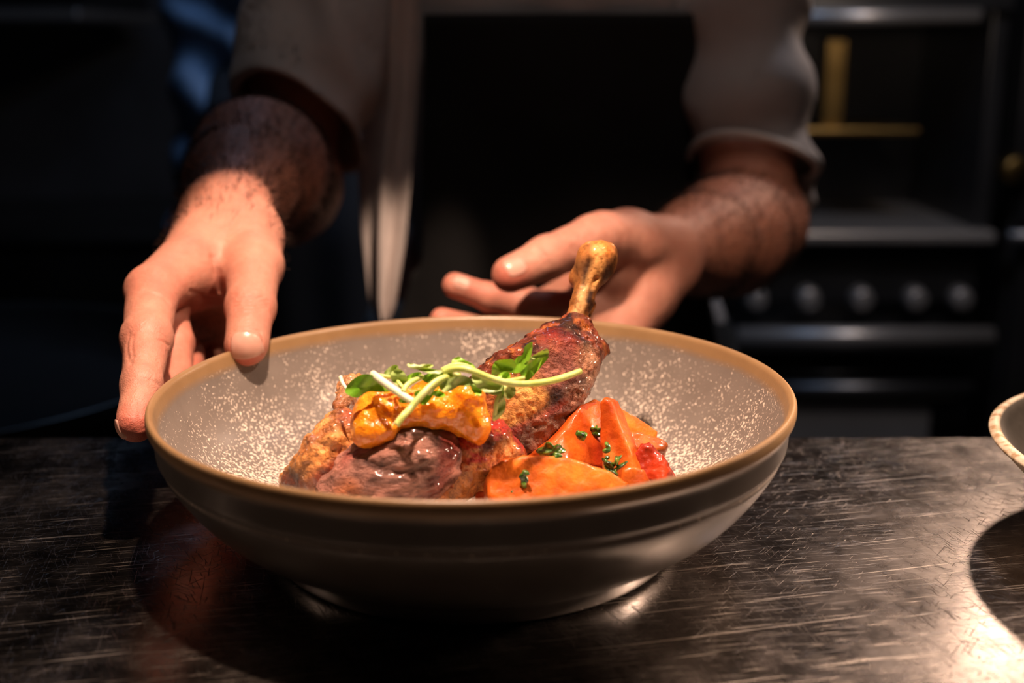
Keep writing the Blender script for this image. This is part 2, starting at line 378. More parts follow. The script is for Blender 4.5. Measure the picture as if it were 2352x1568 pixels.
# ------------------------------------------------------------------ far kitchen
def knob(p, x, y, z, r=.022, m=None):
    bm = bmesh.new(); bmesh.ops.create_cone(bm, cap_ends=True, segments=20, radius1=r, radius2=r*.8, depth=.03, matrix=Matrix.Translation((x, y-.015, z))@Matrix.Rotation(math.pi/2, 4, 'X'))
    bmesh.ops.bevel(bm, geom=bm.edges[:], offset=.002, segments=1, affect='EDGES'); return bmobj('knob', bm, m or M_steel, p, True)
def bar(name, x0, x1, y, z, r, m, p):
    bm = bmesh.new(); bmesh.ops.create_cone(bm, cap_ends=True, segments=18, radius1=r, radius2=r, depth=x1-x0, matrix=Matrix.Translation(((x0+x1)/2, y, z))@Matrix.Rotation(math.pi/2, 4, 'Y'))
    o = bmobj(name, bm, m, p, True)
    return o
YB = 1.75
def zx(px, py, y=YB): q = WY(px, py, y); return q[0], q[2]
X0 = zx(1600, 500)[0]; X1 = zx(2285, 500)[0]
zt = lambda py, y=YB: zx(1176, py, y)[1]
M_glass = mat('oven_glass', (.02,.017,.012), .08, 0, Coat_Weight=.4)
M_brass = plain('brass', (.26,.17,.06), .35, 1.0, nscale=9, amt=.2)
gr = empty('salamander_grill', (X0+.3, YB+.3, zt(540)), 'black and steel grill cabinet with a blue-lit top rail, behind the chef at right', 'grill')
zb, ztop = zt(545), zt(18)
box('back_panel', (X0, YB+.40, zb), (X1, YB+.42, ztop), M_black, gr)
box('side_panel', (X0, YB+.02, zb), (X0+.03, YB+.42, ztop), M_black, gr); box('side_panel', (X1-.03, YB+.02, zb), (X1, YB+.42, ztop), M_black, gr)
bar('top_rail', zx(1760,40)[0], zx(2245,40)[0], YB-.01, zt(38), .014, M_steel, gr)
box('top_panel', (X0, YB, ztop-.004), (X1, YB+.42, ztop+.03), M_black, gr)
box('reflection_bar', (zx(1850,300)[0], YB+.06, zt(315)), (zx(2140,300)[0], YB+.34, zt(300)), M_brass, gr)  # brass bar built in place of a yellowish reflection inside the cabinet
box('reflection_post', (zx(1925,200)[0], YB+.1, zt(300)), (zx(1975,200)[0], YB+.14, zt(90)), M_brass, gr)  # upright arm of the same L-shaped reflection, built as brass
box('bottom_shelf', (X0, YB-.02, zt(556)), (X1, YB+.42, zt(528)), M_steel, gr, .006)
ra = empty('cooking_range', (X0+.3, YB+.3, -.9), 'stainless steel range with round knobs and a bright rail, lower right background', 'range')
z0 = zt(560)
box('body', (X0+.02, YB+.06, -.88), (X1, YB+.55, zt(566)), M_black, ra)
box('control_panel', (X0+.06, YB+.03, zt(700)), (X1-.01, YB+.06, zt(570)), M_black, ra)
for px in (1740, 1862, 1985, 2110, 2215): knob(ra, zx(px, 690)[0], YB+.03, zt(690), .024)
bar('rail', zx(1690,760)[0], zx(2270,760)[0], YB-.02, zt(768), .020, M_steel, ra)
box('ledge', (X0+.05, YB-.01, zt(802)), (X1-.01, YB+.1, zt(785)), M_dull, ra)
box('oven_door', (X0+.06, YB+.035, zt(930)), (X1-.02, YB+.06, zt(812)), M_glass, ra)
bar('door_handle', zx(1740,890)[0], zx(2230,890)[0], YB, zt(890), .012, M_dull, ra)
dr = box('drawer', (zx(1740,970)[0], YB+.02, zt(1130)), (zx(2145,970)[0], YB+.06, zt(940)), M_steel, ra)
box('leg', (X0+.03, YB+.08, -.9), (X0+.08, YB+.13, -.87), M_dull, ra); box('leg', (X1-.08, YB+.08, -.9), (X1-.03, YB+.13, -.87), M_dull, ra)
X1 += .02
fr = empty('tall_fridge', (X1+.4, YB+.3, -.9), 'dark tall cabinet at the far right edge of the photo', 'cabinet')
box('body', (X1+.03, YB+.05, -.9), (X1+.8, YB+.7, 1.1), M_black, fr); box('door', (X1+.04, YB+.02, -.85), (X1+.79, YB+.05, zt(560)), M_dull if False else M_black, fr)
box('door', (X1+.04, YB+.02, zt(520)), (X1+.79, YB+.05, 1.05), M_black, fr); bar('door_handle', zx(2310,530)[0], zx(2420,530)[0], YB-.01, zt(540), .012, M_dull, fr)
knob(fr, zx(2335,380)[0], YB+.02, zt(390), .03, M_brass)
# left background
YL = 2.36
bn = empty('back_counter', (-.9, YL+.3, -.9), 'dark steel back counter with a dim rail in the left background', 'counter')
box('body', (-1.8, YL, -.9), (-.1, YL+.6, zt(560, YL)), M_black, bn)
box('worktop', (-1.8, YL-.03, zt(556, YL)), (-.1, YL+.62, zt(532, YL)), M_dull, bn, .006)
hd = empty('extractor_hood', (-.9, YL+.3, 1.2), 'grey steel extractor hood edge at the top left of the photo', 'hood')
box('lower_lip', (-1.9, YL-.1, zt(50, YL)), (zx(215,0,YL)[0], YL+.5, zt(20, YL)), M_steel, hd, .008)
box('body', (-1.9, YL, zt(20, YL)), (zx(215,0,YL)[0]-.02, YL+.5, 1.5), M_black, hd)
YB_ = YB; YB = 1.55
wl = empty('shelf_unit', (-.2, YB+.4, -.9), 'dark shelf with a pale brassy edge seen between arm and cloth', 'shelf')
box('shelf', (zx(690,540)[0], YB+.3, zt(558, YB+.3)), (zx(1240,540)[0], YB+.6, zt(530, YB+.3)), M_brass, wl, .006)
box('cabinet', (zx(690,540)[0], YB+.32, -.9), (zx(1240,540)[0], YB+.6, zt(560, YB+.3)), M_black, wl)
YB = YB_
# tray on a trolley beyond the counter
tr = empty('steel_trolley', (-.55, .62, -.9), 'low dark steel trolley beyond the counter at left', 'trolley')
box('top_shelf', (-.98, .32, -.150), (-.22, .92, -.138), M_black, tr)
for sx_ in (-.96, -.24):
    for sy_ in (.34, .90): box('leg', (sx_-.012, sy_-.012, -.9), (sx_+.012, sy_+.012, -.150), M_dull, tr)
box('bottom_shelf', (-.98, .32, -.7), (-.22, .92, -.688), M_black, tr)
pan = lathe('wide_pan', smooth_prof([(0,-.0985),(.2,-.0985),(.235,-.095),(.262,-.07),(.272,-.052),(.275,-.0495),(.272,-.048),(.266,-.051),(.252,-.07),(.228,-.088),(.19,-.092),(0,-.092)]), M_black, None, 120, (0,0,.0995))
pan.location = (-.56,.62,-.138)
tag(pan, 'wide black pan with a thin shiny rim behind the counter at left', 'pan')
# ================================================================== people
def hash_pts(W): return [np.array(p) for p in W]
M_skin = mat('skin', (.62,.33,.22), .45); t = NT(M_skin); v = t.coords(); a = t.attr('col').outputs['Color']
n1 = t.noise(v, 110, 5, .6); n2 = t.noise(v, 420, 3, .6)
c = t.mix(t.math('MULTIPLY', t.ramp(n1, [(.35, 0), (.7, 1)]), .5), a, t.mix(.5, a, (.62,.20,.12), 'MULTIPLY'))
t.set(t.b.inputs['Base Color'], c); t.set(t.b.inputs['Roughness'], t.math('ADD', .36, t.math('MULTIPLY', n1, .22)))
vor = t.n('ShaderNodeTexVoronoi', {'Vector': v, 'Scale': 900}, feature='DISTANCE_TO_EDGE').outputs[0]
wr = t.noise(t.mapping(v, (1, 1, 1)), 160, 6, .7, .6)
t.set(t.b.inputs['Normal'], t.bump(t.math('ADD', t.math('MULTIPLY', vor, .25), t.math('ADD', wr, t.math('MULTIPLY', n2, .4))), .6, .0012))
t.b.inputs['Subsurface Weight'].default_value = .15; t.b.inputs['Subsurface Radius'].default_value = (1, .32, .16); t.b.inputs['Subsurface Scale'].default_value = .006
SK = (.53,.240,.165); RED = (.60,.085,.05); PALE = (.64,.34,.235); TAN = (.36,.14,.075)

def chain(pts, rads, k=.004): return [(cone(pts[i], pts[i+1], rads[i], rads[i+1]), k) for i in range(len(pts)-1)]
def pr(px, d): return px*d/FPX
# ---- the hand on the bowl (left in the photo)
def A(px, py, d): return WD(px, py, d)
a_wr = A(528,492,.690); a_wr2 = A(505,500,.700)
a_th = [A(560,545,.672), A(584,610,.640), A(575,705,.606), A(566,790,.584)]
a_ix = [A(352,668,.600), A(336,778,.561), A(326,885,.533), A(311,972,.516)]
a_md = [A(372,700,.632), A(402,790,.614), A(401,860,.596), A(384,915,.575)]
a_rg = [A(372,735,.668), A(428,815,.655), A(436,870,.632), A(430,915,.608)]
a_pk = [A(415,745,.695), A(478,815,.690), A(500,860,.668), A(505,895,.648)]
HA = []
HA += chain([a_wr, A(480,580,.66), a_ix[0]], [.0215,.0195,.0135], .012)
HA += chain([a_wr, A(470,600,.675), a_md[0]], [.0205,.0185,.0125], .012)
HA += chain([a_wr2, a_rg[0]], [.020,.0125], .012)
HA += chain([a_wr2, a_pk[0]], [.020,.0125], .012)
HA += chain([a_wr, a_th[0], a_th[1]], [.019,.0200,.0150], .010)
HA += chain([A(455,640,.640), A(540,640,.655)], [.0125,.0120], .012)        # web of the thumb
HA += chain([A(545,650,.672), A(485,765,.702)], [.0160,.0150], .010)
HA += chain(a_th[1:], [.0146,.0115,.0106], .005)
HA += chain(a_ix, [.0130,.0104,.0088,.0078], .004)
HA += [(ell(a_ix[1], .0112,.0112,.0118), .004), (ell(a_th[2], .0110,.0108,.0108), .004)]
UA = union([(x[0], x[1]) for x in HA])
FA = [union(chain(c_, r_, .003)) for c_, r_ in ((a_md, [.0120,.0096,.0085,.0078]), (a_rg, [.0118,.0092,.0080,.0072]), (a_pk, [.0105,.0082,.0072,.0065]))]
a_el = A(640,420,.930)
armA = chain([a_wr, A(550,425,.760), A(592,385,.83), a_el], [.0225,.0320,.0440,.0500], .015)
def creases(base, cuts):
    def fn(P, d):
        for (p, q, w_, dep) in cuts:
            dd = np.linalg.norm(P-p-seg_t(P, p, q)[:,None]*(q-p), axis=1); d = d+dep*np.exp(-(dd/w_)**2)
        return d
    return mod(base, fn)
def handfield(parts, k=.005): return union([(p, k) for p in parts])
fieldA = handfield([UA, union(armA), *FA], .0045)
def tri(p, nrm_off, half):                  # short crease across a finger, on the camera side
    return (p-half, p+half)
def wrinkle(field, pts, w_, dep):
    H = [hit(field, *p) for p in pts]; return [(H[k], H[k+1], w_, dep) for k in range(len(H)-1)]
cutsA = []
for y_, hw in ((684,30),(693,38),(701,40),(709,36),(718,26)):
    cutsA += wrinkle(fieldA, [(577-hw,y_+3),(577-hw*.3,y_-2),(577+hw*.4,y_+1),(577+hw,y_-4)], .00055, .00045)
cutsA += wrinkle(fieldA, [(540,760),(566,754),(598,760)], .0006, .0005)
cutsA += wrinkle(fieldA, [(532,806),(528,780),(534,762),(566,757),(598,762),(603,785),(600,812)], .0006, .0005)
cutsA += wrinkle(fieldA, [(488,592),(498,625),(508,668)], .0018, .0016)+wrinkle(fieldA, [(438,668),(470,682),(508,686)], .0010, .0010)+wrinkle(fieldA, [(450,684),(480,692),(508,694)], .0008, .0008)
cutsA += wrinkle(fieldA, [(296,765),(290,790),(294,820),(302,835)], .0009, .0007)+wrinkle(fieldA, [(305,770),(302,795),(306,822)], .0007, .0006)
cutsA += wrinkle(fieldA, [(345,776),(368,782),(388,794)], .0007, .0006)+wrinkle(fieldA, [(330,868),(350,874),(372,886)], .0007, .0006)+wrinkle(fieldA, [(320,925),(318,960),(322,985)], .0009, .0004)
cutsA += wrinkle(fieldA, [(330,668),(360,676),(385,690)], .0016, .0006)
fieldA = creases(fieldA, cutsA)
def tendons(P, d):
    return d-.0005*fbm(P, 45, 2, 4)
fieldA = mod(fieldA, tendons, .001)
# ---- the open hand behind the bowl (right in the photo)
b_wr = A(1535,572,.800); b_wr2 = A(1520,610,.800)
b_th = [A(1448,568,.765), A(1362,552,.724), A(1255,592,.700), A(1172,630,.690)]
b_ix = [A(1328,712,.748), A(1208,698,.735), A(1122,682,.730), A(1045,655,.725)]
b_md = [A(1350,745,.752), A(1215,762,.742), A(1110,757,.735), A(1015,736,.725)]
b_rg = [A(1372,778,.752), A(1240,815,.745), A(1140,825,.742), A(1055,820,.735)]
b_pk = [A(1395,810,.750), A(1290,855,.75), A(1210,875,.752), A(1140,880,.75)]
HB = []
for mc, r_ in ((b_ix[0], .0135), (b_md[0], .0130), (b_rg[0], .0130), (b_pk[0], .0125)):
    HB += chain([b_wr2, mc], [.0185, r_], .012)
HB += chain([b_wr, b_th[0], b_th[1]], [.0195,.0180,.0145], .010)
HB += chain([A(1385,540,.735), A(1440,547,.765), A(1510,558,.792)], [.0145,.0165,.0185], .008)
HB += chain([b_wr2, A(1470,680,.775), b_pk[0]], [.019,.0185,.013], .012)
HB += chain([A(1400,640,.755), A(1320,668,.768), A(1256,692,.772)], [.016,.0120,.0095], .006)
HB += chain(b_th[1:], [.0145,.0124,.0106], .005)
HB += chain(b_ix, [.0112,.0092,.0080,.0074], .004)+[(ell(b_ix[1], .0100,.0100,.0100), .004)]
FB = [union(chain(c_, r_, .003)) for c_, r_ in ((b_md, [.0112,.0092,.0082,.0074]), (b_rg, [.0110,.0088,.0078,.0072]), (b_pk, [.0100,.0078,.0068,.0062]))]
b_el = A(1722,512,1.0)
armB = chain([b_wr, A(1602,566,.86), A(1668,546,.925), b_el], [.0215,.0330,.0430,.0480], .015)
fieldB = handfield([union(HB), union(armB), *FB], .0045)
fieldB = mod(fieldB, tendons, .001)
cutsB = wrinkle(fieldB, [(1228,575),(1240,590),(1248,610)], .0009, .0006)+wrinkle(fieldB, [(1238,570),(1250,586),(1258,606)], .0009, .0006)+wrinkle(fieldB, [(1195,690),(1200,702),(1206,714)], .0009, .0006)+wrinkle(fieldB, [(1320,570),(1350,600),(1385,640)], .0030, .0010)
fieldB = creases(fieldB, cutsB)
# ---- shoulders, torso, head, legs (mostly in the dark above and below the frame)
SHA = np.array([-.112,.58,.385]); SHB = np.array([.202,.60,.385]); TC = np.array([.050,.64,.10])
hip = np.array([.05,.66,-.10])
body = [(ell(np.array([.055,.63,.22]), .165,.105,.24), .05), (ell(np.array([.05,.65,-.06]), .160,.105,.15), .05),
        (cone(SHA+[.03,.02,-.01], SHB+[-.03,.02,-.01], .055,.055), .04), (cone([.055,.58,.42],[.055,.56,.53], .055,.052), .03),
        (ell([.055,.545,.635], .072,.092,.110), .02), (cone([.055,.470,.60],[.055,.515,.555], .018,.035), .02),
        (cone([.055,.452,.625],[.055,.462,.665], .012,.007), .008), (ell([-.020,.56,.63], .008,.016,.028), .005), (ell([.130,.56,.63], .008,.016,.028), .005),
        (cone(SHA, a_el, .032,.040), .02), (cone(SHB, b_el, .031,.040), .02),
        (cone([-.04,.66,-.12],[-.055,.67,-.50], .085,.060), .03), (cone([-.055,.67,-.50],[-.06,.70,-.86], .055,.040), .02), (cone([-.06,.68,-.875],[-.07,.56,-.88], .032,.026), .015),
        (cone([.14,.66,-.12],[.155,.67,-.50], .085,.060), .03), (cone([.155,.67,-.50],[.16,.70,-.86], .055,.040), .02), (cone([.16,.68,-.875],[.17,.56,-.88], .032,.026), .015)]
person = empty('person', (.05,.66,-.9), 'chef in an off-white jacket and black apron with both hands at the food bowl', 'person')
Va, Fa, Na = isomesh(fieldA, .00088); Vb, Fb, Nb = isomesh(fieldB, .0013); Vc, Fc, Nc = isomesh(union(body), .008)
def skincol(V, strokes):
    base = np.tile(np.array(SK), (len(V), 1)); n = fbm(V, 60, 3, 2)[:,None]; base = base*(1+.10*n)
    return brush(V, base, strokes)
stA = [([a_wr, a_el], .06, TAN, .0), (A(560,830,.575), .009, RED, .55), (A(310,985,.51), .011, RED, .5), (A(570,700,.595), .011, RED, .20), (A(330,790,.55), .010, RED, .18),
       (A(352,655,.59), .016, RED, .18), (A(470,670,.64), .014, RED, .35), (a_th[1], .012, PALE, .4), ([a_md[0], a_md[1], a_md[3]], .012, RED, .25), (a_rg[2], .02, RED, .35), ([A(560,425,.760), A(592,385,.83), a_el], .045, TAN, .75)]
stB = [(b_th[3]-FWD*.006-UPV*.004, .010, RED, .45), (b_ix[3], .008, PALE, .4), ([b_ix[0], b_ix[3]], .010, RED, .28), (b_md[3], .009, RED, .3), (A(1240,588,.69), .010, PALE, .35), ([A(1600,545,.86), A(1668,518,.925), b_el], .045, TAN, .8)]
Vall = np.concatenate([Va, Vb, Vc]); Fall = np.concatenate([Fa, Fb+len(Va), Fc+len(Va)+len(Vb)])
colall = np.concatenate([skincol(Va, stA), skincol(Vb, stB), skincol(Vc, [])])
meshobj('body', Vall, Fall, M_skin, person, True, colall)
# nails: plates laid on the finger, thin and curved with it
M_nail = mat('fingernail', (.80,.50,.40), .3); t = NT(M_nail); t.set(t.b.inputs['Base Color'], t.ramp(t.noise(t.coords(), 120, 2), [(.3, (.58,.28,.21)), (.7, (.66,.36,.28))]))
M_nail.node_tree.nodes['Principled BSDF'].inputs['Subsurface Weight'].default_value = .1
def nail(field, c, X, Y, rx, ry, th=.0006):
    X = X/np.linalg.norm(X); Y = Y-X*(X@Y); Y /= np.linalg.norm(Y); Z = np.cross(X, Y)
    def f(P):
        q = P-c; u, v_, w_ = q@X, q@Y, q@Z
        e = ((np.abs(u)/rx)**3.6+(np.abs(v_)/ry)**3.6)**(1/3.6)-1
        return np.maximum(np.maximum(field(P)-th, e*min(rx, ry)), np.abs(w_)-.006)
    f.bb = (c-.011, c+.011); return isoobj('fingernail', f, .00042, M_nail, person, pad=0)
nail(fieldA, A(567,793,.5745), RGT, -a_th[3]+a_th[2], .0075,.0047, .0004)
nail(fieldA, A(279,985,.514), FWD, a_ix[2]-a_ix[3], .0042,.0045, .0004)
nail(fieldB, A(1182,612,.682), b_th[2]-b_th[3], UPV, .0056,.0050, .0003)
nail(fieldB, A(1062,648,.717), b_ix[2]-b_ix[3], UPV, .0045,.0040, .0003)
# ---- arm hair
M_hair = mat('dark_hair', (.012,.007,.005), .5)
def hairs(V, N, region, n, L, down, name='arm_hair'):
    w_ = region(V); idx = rng.choice(len(V), n, p=w_/w_.sum()); HV = []; HF = []
    for i in idx:
        p = V[i]; nn = N[i]/np.linalg.norm(N[i]); d = down+rng.normal(0, .35, 3); d = d-nn*(d@nn); d /= np.linalg.norm(d)
        l = L*rng.uniform(.5, 1.2); s = np.cross(nn, d)*.00019; b = len(HV)
        p1 = p+d*l*.5+nn*l*.35; p2 = p+d*l+nn*l*.35
        HV += [p-s-nn*.0003, p+s-nn*.0003, p+nn*.00012-nn*.0003, p1-s*.8, p1+s*.8, p1+nn*.0001, p2]
        for k in range(3):
            m_ = (k+1) % 3; HF += [(b+k, b+m_, b+3+m_, b+3+k), (b+3+k, b+3+m_, b+6)]
    o = meshobj(name, HV, HF, M_hair, person, False); o['kind'] = 'stuff'; return o
dA = (a_wr-a_el)/np.linalg.norm(a_wr-a_el); dB = (b_wr-b_el)/np.linalg.norm(b_wr-b_el)
def regA(V):
    tt = (V-a_el)@dA/np.linalg.norm(a_wr-a_el); return np.clip((tt-.1)/.15, 0, 1)*np.clip((1.18-tt)/.15, 0, 1)+1e-9
def regB(V):
    tt = (V-b_el)@dB/np.linalg.norm(b_wr-b_el); return np.clip((tt+.05)/.1, 0, 1)*np.clip((1.0-tt)/.25, 0, 1)+1e-9
hairs(Va, Na, regA, 5200, .0115, dA); hairs(Vb, Nb, regB, 3600, .0115, dB)

# ---- clothes
def cloth_mat(name, col, rough=.85, nscale=1500, var=.12):
    m = mat(name, col, rough); t = NT(m); v = t.coords(); n = t.noise(v, 14, 5, .6)
    t.set(t.b.inputs['Base Color'], t.ramp(n, [(.3, tuple(c*(1-var) for c in col)), (.7, tuple(min(1, c*(1+var)) for c in col))]))
    t.set(t.b.inputs['Normal'], t.bump(t.math('ADD', t.noise(v, 25, 4), t.math('MULTIPLY', t.noise(v, nscale, 2), .2)), .4, .003))
    t.b.inputs['Sheen Weight'].default_value = .1; return m
M_jacket = cloth_mat('off_white_cotton', (.55,.50,.48)); M_apron = cloth_mat('black_apron_cloth', (.003,.003,.0032)); M_towel = cloth_mat('off_white_towel', (.62,.54,.50))
def sleeve(sh, el, cuff, nrm, r0, r1, seed, th=.004):
    sh, el, cuff = map(np.array, (sh, el, cuff)); nrm = np.array(nrm)/np.linalg.norm(nrm)
    c0 = cone(sh, el, r0, r1); ax = (el-sh)/np.linalg.norm(el-sh)
    def f(P):
        q = P-sh; s = q@ax
        wv = .0042*np.sin(s*80+7*vnoise(P, 9, seed)+seed)*np.clip(1.2-.2*vnoise(P, 14, seed+3), 0, 1.5)+.003*fbm(P, 22, 2, seed)
        d = c0(P)+wv; cut = (P-cuff)@nrm
        fl = np.clip(1+cut/.02, 0, 1); d = d-.002*fl                      # turned-up cuff edge is a little thicker
        inner = d+th+.001*fl
        return np.maximum(np.maximum(d, cut), np.where(s > .08, -inner, -1))
    f.bb = (c0.bb[0]-.01, c0.bb[1]+.01); return f
slA = sleeve(SHA, A(684,300,.915), A(684,266,.905), np.array([-.30,-.62,-.72]), .058,.053, 2)
slB = sleeve(SHB, A(1728,440,1.01), A(1726,372,1.005), -UPV+FWD*-.25+RGT*-.16, .056,.0500, 5)
tors = [(ell(np.array([.055,.635,.22]), .180,.118,.25), .05), (ell(np.array([.05,.655,-.08]), .176,.118,.14), .05), (cone(SHA+[.03,.02,-.01], SHB+[-.03,.02,-.01], .066,.066), .04)]
tz = union(tors)
def torsofold(P, d): return d+.004*np.sin(P[:,0]*70+3*vnoise(P, 6, 8))+.003*fbm(P, 16, 2, 11)
tz = mod(tz, torsofold, .008)
def tcut(P, d): return np.maximum(d, np.maximum(-.14-P[:,2], P[:,2]-.445))
tz = mod(tz, tcut)
lobe = mod(ell(WD(1845,455,1.03), .010,.012,.022), lambda P, d: d+.001*np.sin(P[:,2]*300))
isoobj('jacket', union([(tz, .01), (slA, .006), (slB, .006), (lobe, .006)]), .0026, M_jacket, person)
M_lit_hem = cloth_mat('lit_white_hem', (.80,.76,.74))  # whiter cloth puts the strip of light along the cuff into colour
def lit_hem(c, n, r, name='lit_cuff_hem'):
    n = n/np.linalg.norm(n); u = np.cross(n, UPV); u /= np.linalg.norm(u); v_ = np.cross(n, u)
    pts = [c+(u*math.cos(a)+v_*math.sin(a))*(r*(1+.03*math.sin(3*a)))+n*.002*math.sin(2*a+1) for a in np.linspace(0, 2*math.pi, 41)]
    return tube(name, pts, .0030, M_lit_hem, person, 10, 1.0, 2)
lit_hem(WD(1724,372,1.004), -UPV+FWD*-.25+RGT*-.16, .0520)
col_ = cone([.055,.585,.44],[.055,.575,.475], .062,.060); colin = cone([.055,.585,.42],[.055,.57,.50], .056,.054)
fc = lambda P: np.maximum(col_(P), -colin(P)); fc.bb = col_.bb; isoobj('collar', fc, .003, M_jacket, person)
# trousers + shoes
fl = union([(cone([-.04,.66,-.10],[-.055,.67,-.50], .10,.075), .04), (cone([-.055,.67,-.50],[-.06,.70,-.84], .072,.062), .02), (cone([.14,.66,-.10],[.155,.67,-.50], .10,.075), .04), (cone([.155,.67,-.50],[.16,.70,-.84], .072,.062), .02)])
isoobj('trousers', mod(fl, lambda P, d: np.maximum(d, -.87-P[:,2])), .009, M_apron, person)
for sx_ in (-.062, .162):
    fs_ = union([(cone([sx_,.70,-.862],[sx_-.005,.55,-.868], .040,.034), .02)]); isoobj('shoe', mod(fs_, lambda P, d: np.maximum(d, -.899-P[:,2])), .006, M_black, person)
hd_ = mod(ell([.055,.565,.665], .080,.092,.095), lambda P, d: np.maximum(d, np.maximum(.012-((P[:,1]-.47)*.5+(P[:,2]-.66)), -1))); isoobj('hair', hd_, .006, M_hair, person)
# apron: a bib with folds, lying on the front of the body
def apron():
    nx, nz = 50, 90; V = []; F = []
    for side in (0, 1):
        for j in range(nz+1):
            z = .232-(.232+.55)*j/nz
            hw = .112+.012*min(1, max(0, (.2-z)/.3)); 
            if z < .02: hw = .125+min(.03, (.02-z)*.3)
            cx_ = .0555
            for i in range(nx+1):
                u = i/nx*2-1; x = cx_+u*hw
                zz = max(-.25, min(.45, z)); ty = .635-.121*math.sqrt(max(.02, 1-((x-.055)/.185)**2))*(1 if z > -.05 else 1)
                y = ty-.012+.003*math.sin(x*60+z*9)*(1 if z < .15 else .3)+.002*math.sin(z*30+u*4)
                V.append((x, y+side*.003, z))
    W = (nx+1)*(nz+1)
    for j in range(nz):
        for i in range(nx):
            a_ = j*(nx+1)+i; F.append((a_, a_+nx+1, a_+nx+2, a_+1)); F.append((W+a_, W+a_+1, W+a_+nx+2, W+a_+nx+1))
    ring = [i for i in range(nx+1)]+[j*(nx+1)+nx for j in range(1, nz+1)]+[nz*(nx+1)+i for i in range(nx-1, -1, -1)]+[j*(nx+1) for j in range(nz-1, 0, -1)]
    for k in range(len(ring)): a_, b_ = ring[k], ring[(k+1) % len(ring)]; F.append((a_, b_, W+b_, W+a_))
    return meshobj('apron', V, F, M_apron, person)
ap = apron()
# towel hanging at the side of the apron: folded, narrowing to a corner
def towel():
    nu, nv = 36, 70; V = []; F = []
    L_ = [(965,-60),(962,100),(955,250),(945,400),(930,560),(908,700),(893,735)]; Lf = [(838,-60),(832,100),(840,250),(822,380),(830,540),(848,690),(868,740)]
    def ip(T, s): 
        s *= len(T)-1; k = min(int(s), len(T)-2); f_ = s-k; return T[k][0]*(1-f_)+T[k+1][0]*f_, T[k][1]*(1-f_)+T[k+1][1]*f_
    for side in (0, 1):
        for j in range(nv+1):
            s = j/nv; l = ip(Lf, s); r = ip(L_, s)
            for i in range(nu+1):
                u = i/nu; px = l[0]*(1-u)+r[0]*u; py = l[1]*(1-u)+r[1]*u
                fold = .006*math.sin(u*9+s*1.5)+.004*math.sin(u*17+s*5)*s+.003*math.sin(s*7)
                V.append(WY(px, py, .500+fold+.010*(1-s)*(1-u)+side*.003))
    W = (nu+1)*(nv+1)
    for j in range(nv):
        for i in range(nu):
            a_ = j*(nu+1)+i; F.append((a_, a_+nu+1, a_+nu+2, a_+1)); F.append((W+a_, W+a_+1, W+a_+nu+2, W+a_+nu+1))
    ring = [i for i in range(nu+1)]+[j*(nu+1)+nu for j in range(1, nv+1)]+[nv*(nu+1)+i for i in range(nu-1, -1, -1)]+[j*(nu+1) for j in range(nv-1, 0, -1)]
    for k in range(len(ring)): a_, b_ = ring[k], ring[(k+1) % len(ring)]; F.append((a_, b_, W+b_, W+a_))
    return meshobj('cloth', V, F, M_towel, None)
tag(towel(), 'off-white folded cloth hanging down at the side of the black apron', 'cloth')

# ---- colleague in the dark at the left
M_blue = cloth_mat('blue_shirt_cloth', (.20,.30,.46)); M_dark = cloth_mat('dark_cloth', (.010,.010,.014))
YC = 1.45
def P2(px, py, y=YC): return WY(px, py, y)
p2_ = empty('person', (-.55,YC+.05,-.9), 'person in a blue shirt and dark apron standing in the dark behind the chef', 'person')
cc = P2(690, 150); sh1 = np.array([cc[0]-.17, YC+.05, .52]); sh2 = np.array([cc[0]+.17, YC-.02, .52]); el2 = P2(760,250,YC-.02); wr2_ = P2(690,430,YC-.12); el1 = P2(500,260,YC+.03); wr1_ = P2(430,560,YC+.02)
bod = [(ell([cc[0], YC+.05, .30], .165,.10,.28), .05), (ell([cc[0], YC+.05, -.02], .15,.10,.16), .05), (cone(sh1, sh2, .055,.055), .04), (cone([cc[0],YC+.02,.55],[cc[0],YC,.66], .055,.052), .03),
       (ell([cc[0], YC-.01, .77], .074,.095,.115), .02), (cone([cc[0],YC-.10,.75],[cc[0],YC-.09,.79], .012,.008), .01), (cone(sh2, el2, .05,.04), .02), (cone(el2, wr2_, .042,.026), .02), (cone(wr2_, wr2_+np.array([-.04,-.05,-.03]), .03,.022), .015),
       (cone(sh1, el1, .05,.04), .02), (cone(el1, wr1_, .042,.026), .02), (cone(wr1_, wr1_+np.array([.04,-.05,-.03]), .03,.022), .015)]
for k in range(4):
    for w_, s_ in ((wr2_, -1), (wr1_, 1)):
        q = w_+np.array([.045*s_, -.055, -.03+.017*(k-1.5)]); bod.append((cone(q, q+np.array([.035*s_, -.03, -.02]), .0095,.0075), .003))
for lx in (-.09, .09): bod.append((cone([cc[0]+lx, YC+.05, -.12],[cc[0]+lx, YC+.06, -.86], .08,.04), .03)); bod.append((cone([cc[0]+lx, YC+.05, -.87],[cc[0]+lx, YC-.08, -.875], .035,.028), .02))
Vd, Fd, Nd = isomesh(union(bod), .009); meshobj('body', Vd, Fd, M_skin, p2_, True, skincol(Vd, []))
shf = union([(ell([cc[0], YC+.05, .30], .182,.118,.29), .05), (ell([cc[0], YC+.05, -.02], .168,.118,.12), .05), (cone(sh1, sh2, .068,.068), .04), (cone(sh2, el2, .066,.062), .02), (cone(sh1, el1, .066,.062), .02), (cone(el2, el2*.45+wr2_*.55, .06,.05), .02), (cone(el1, el1*.15+wr1_*.85, .06,.04), .02)])
shf = mod(shf, lambda P, d: np.maximum(d+.007*np.sin(P[:,2]*45+P[:,0]*38+4*vnoise(P, 6, 3))+.006*fbm(P, 12, 2, 5), P[:,2]-.60), .012)
isoobj('shirt', shf, .007, M_blue, p2_)
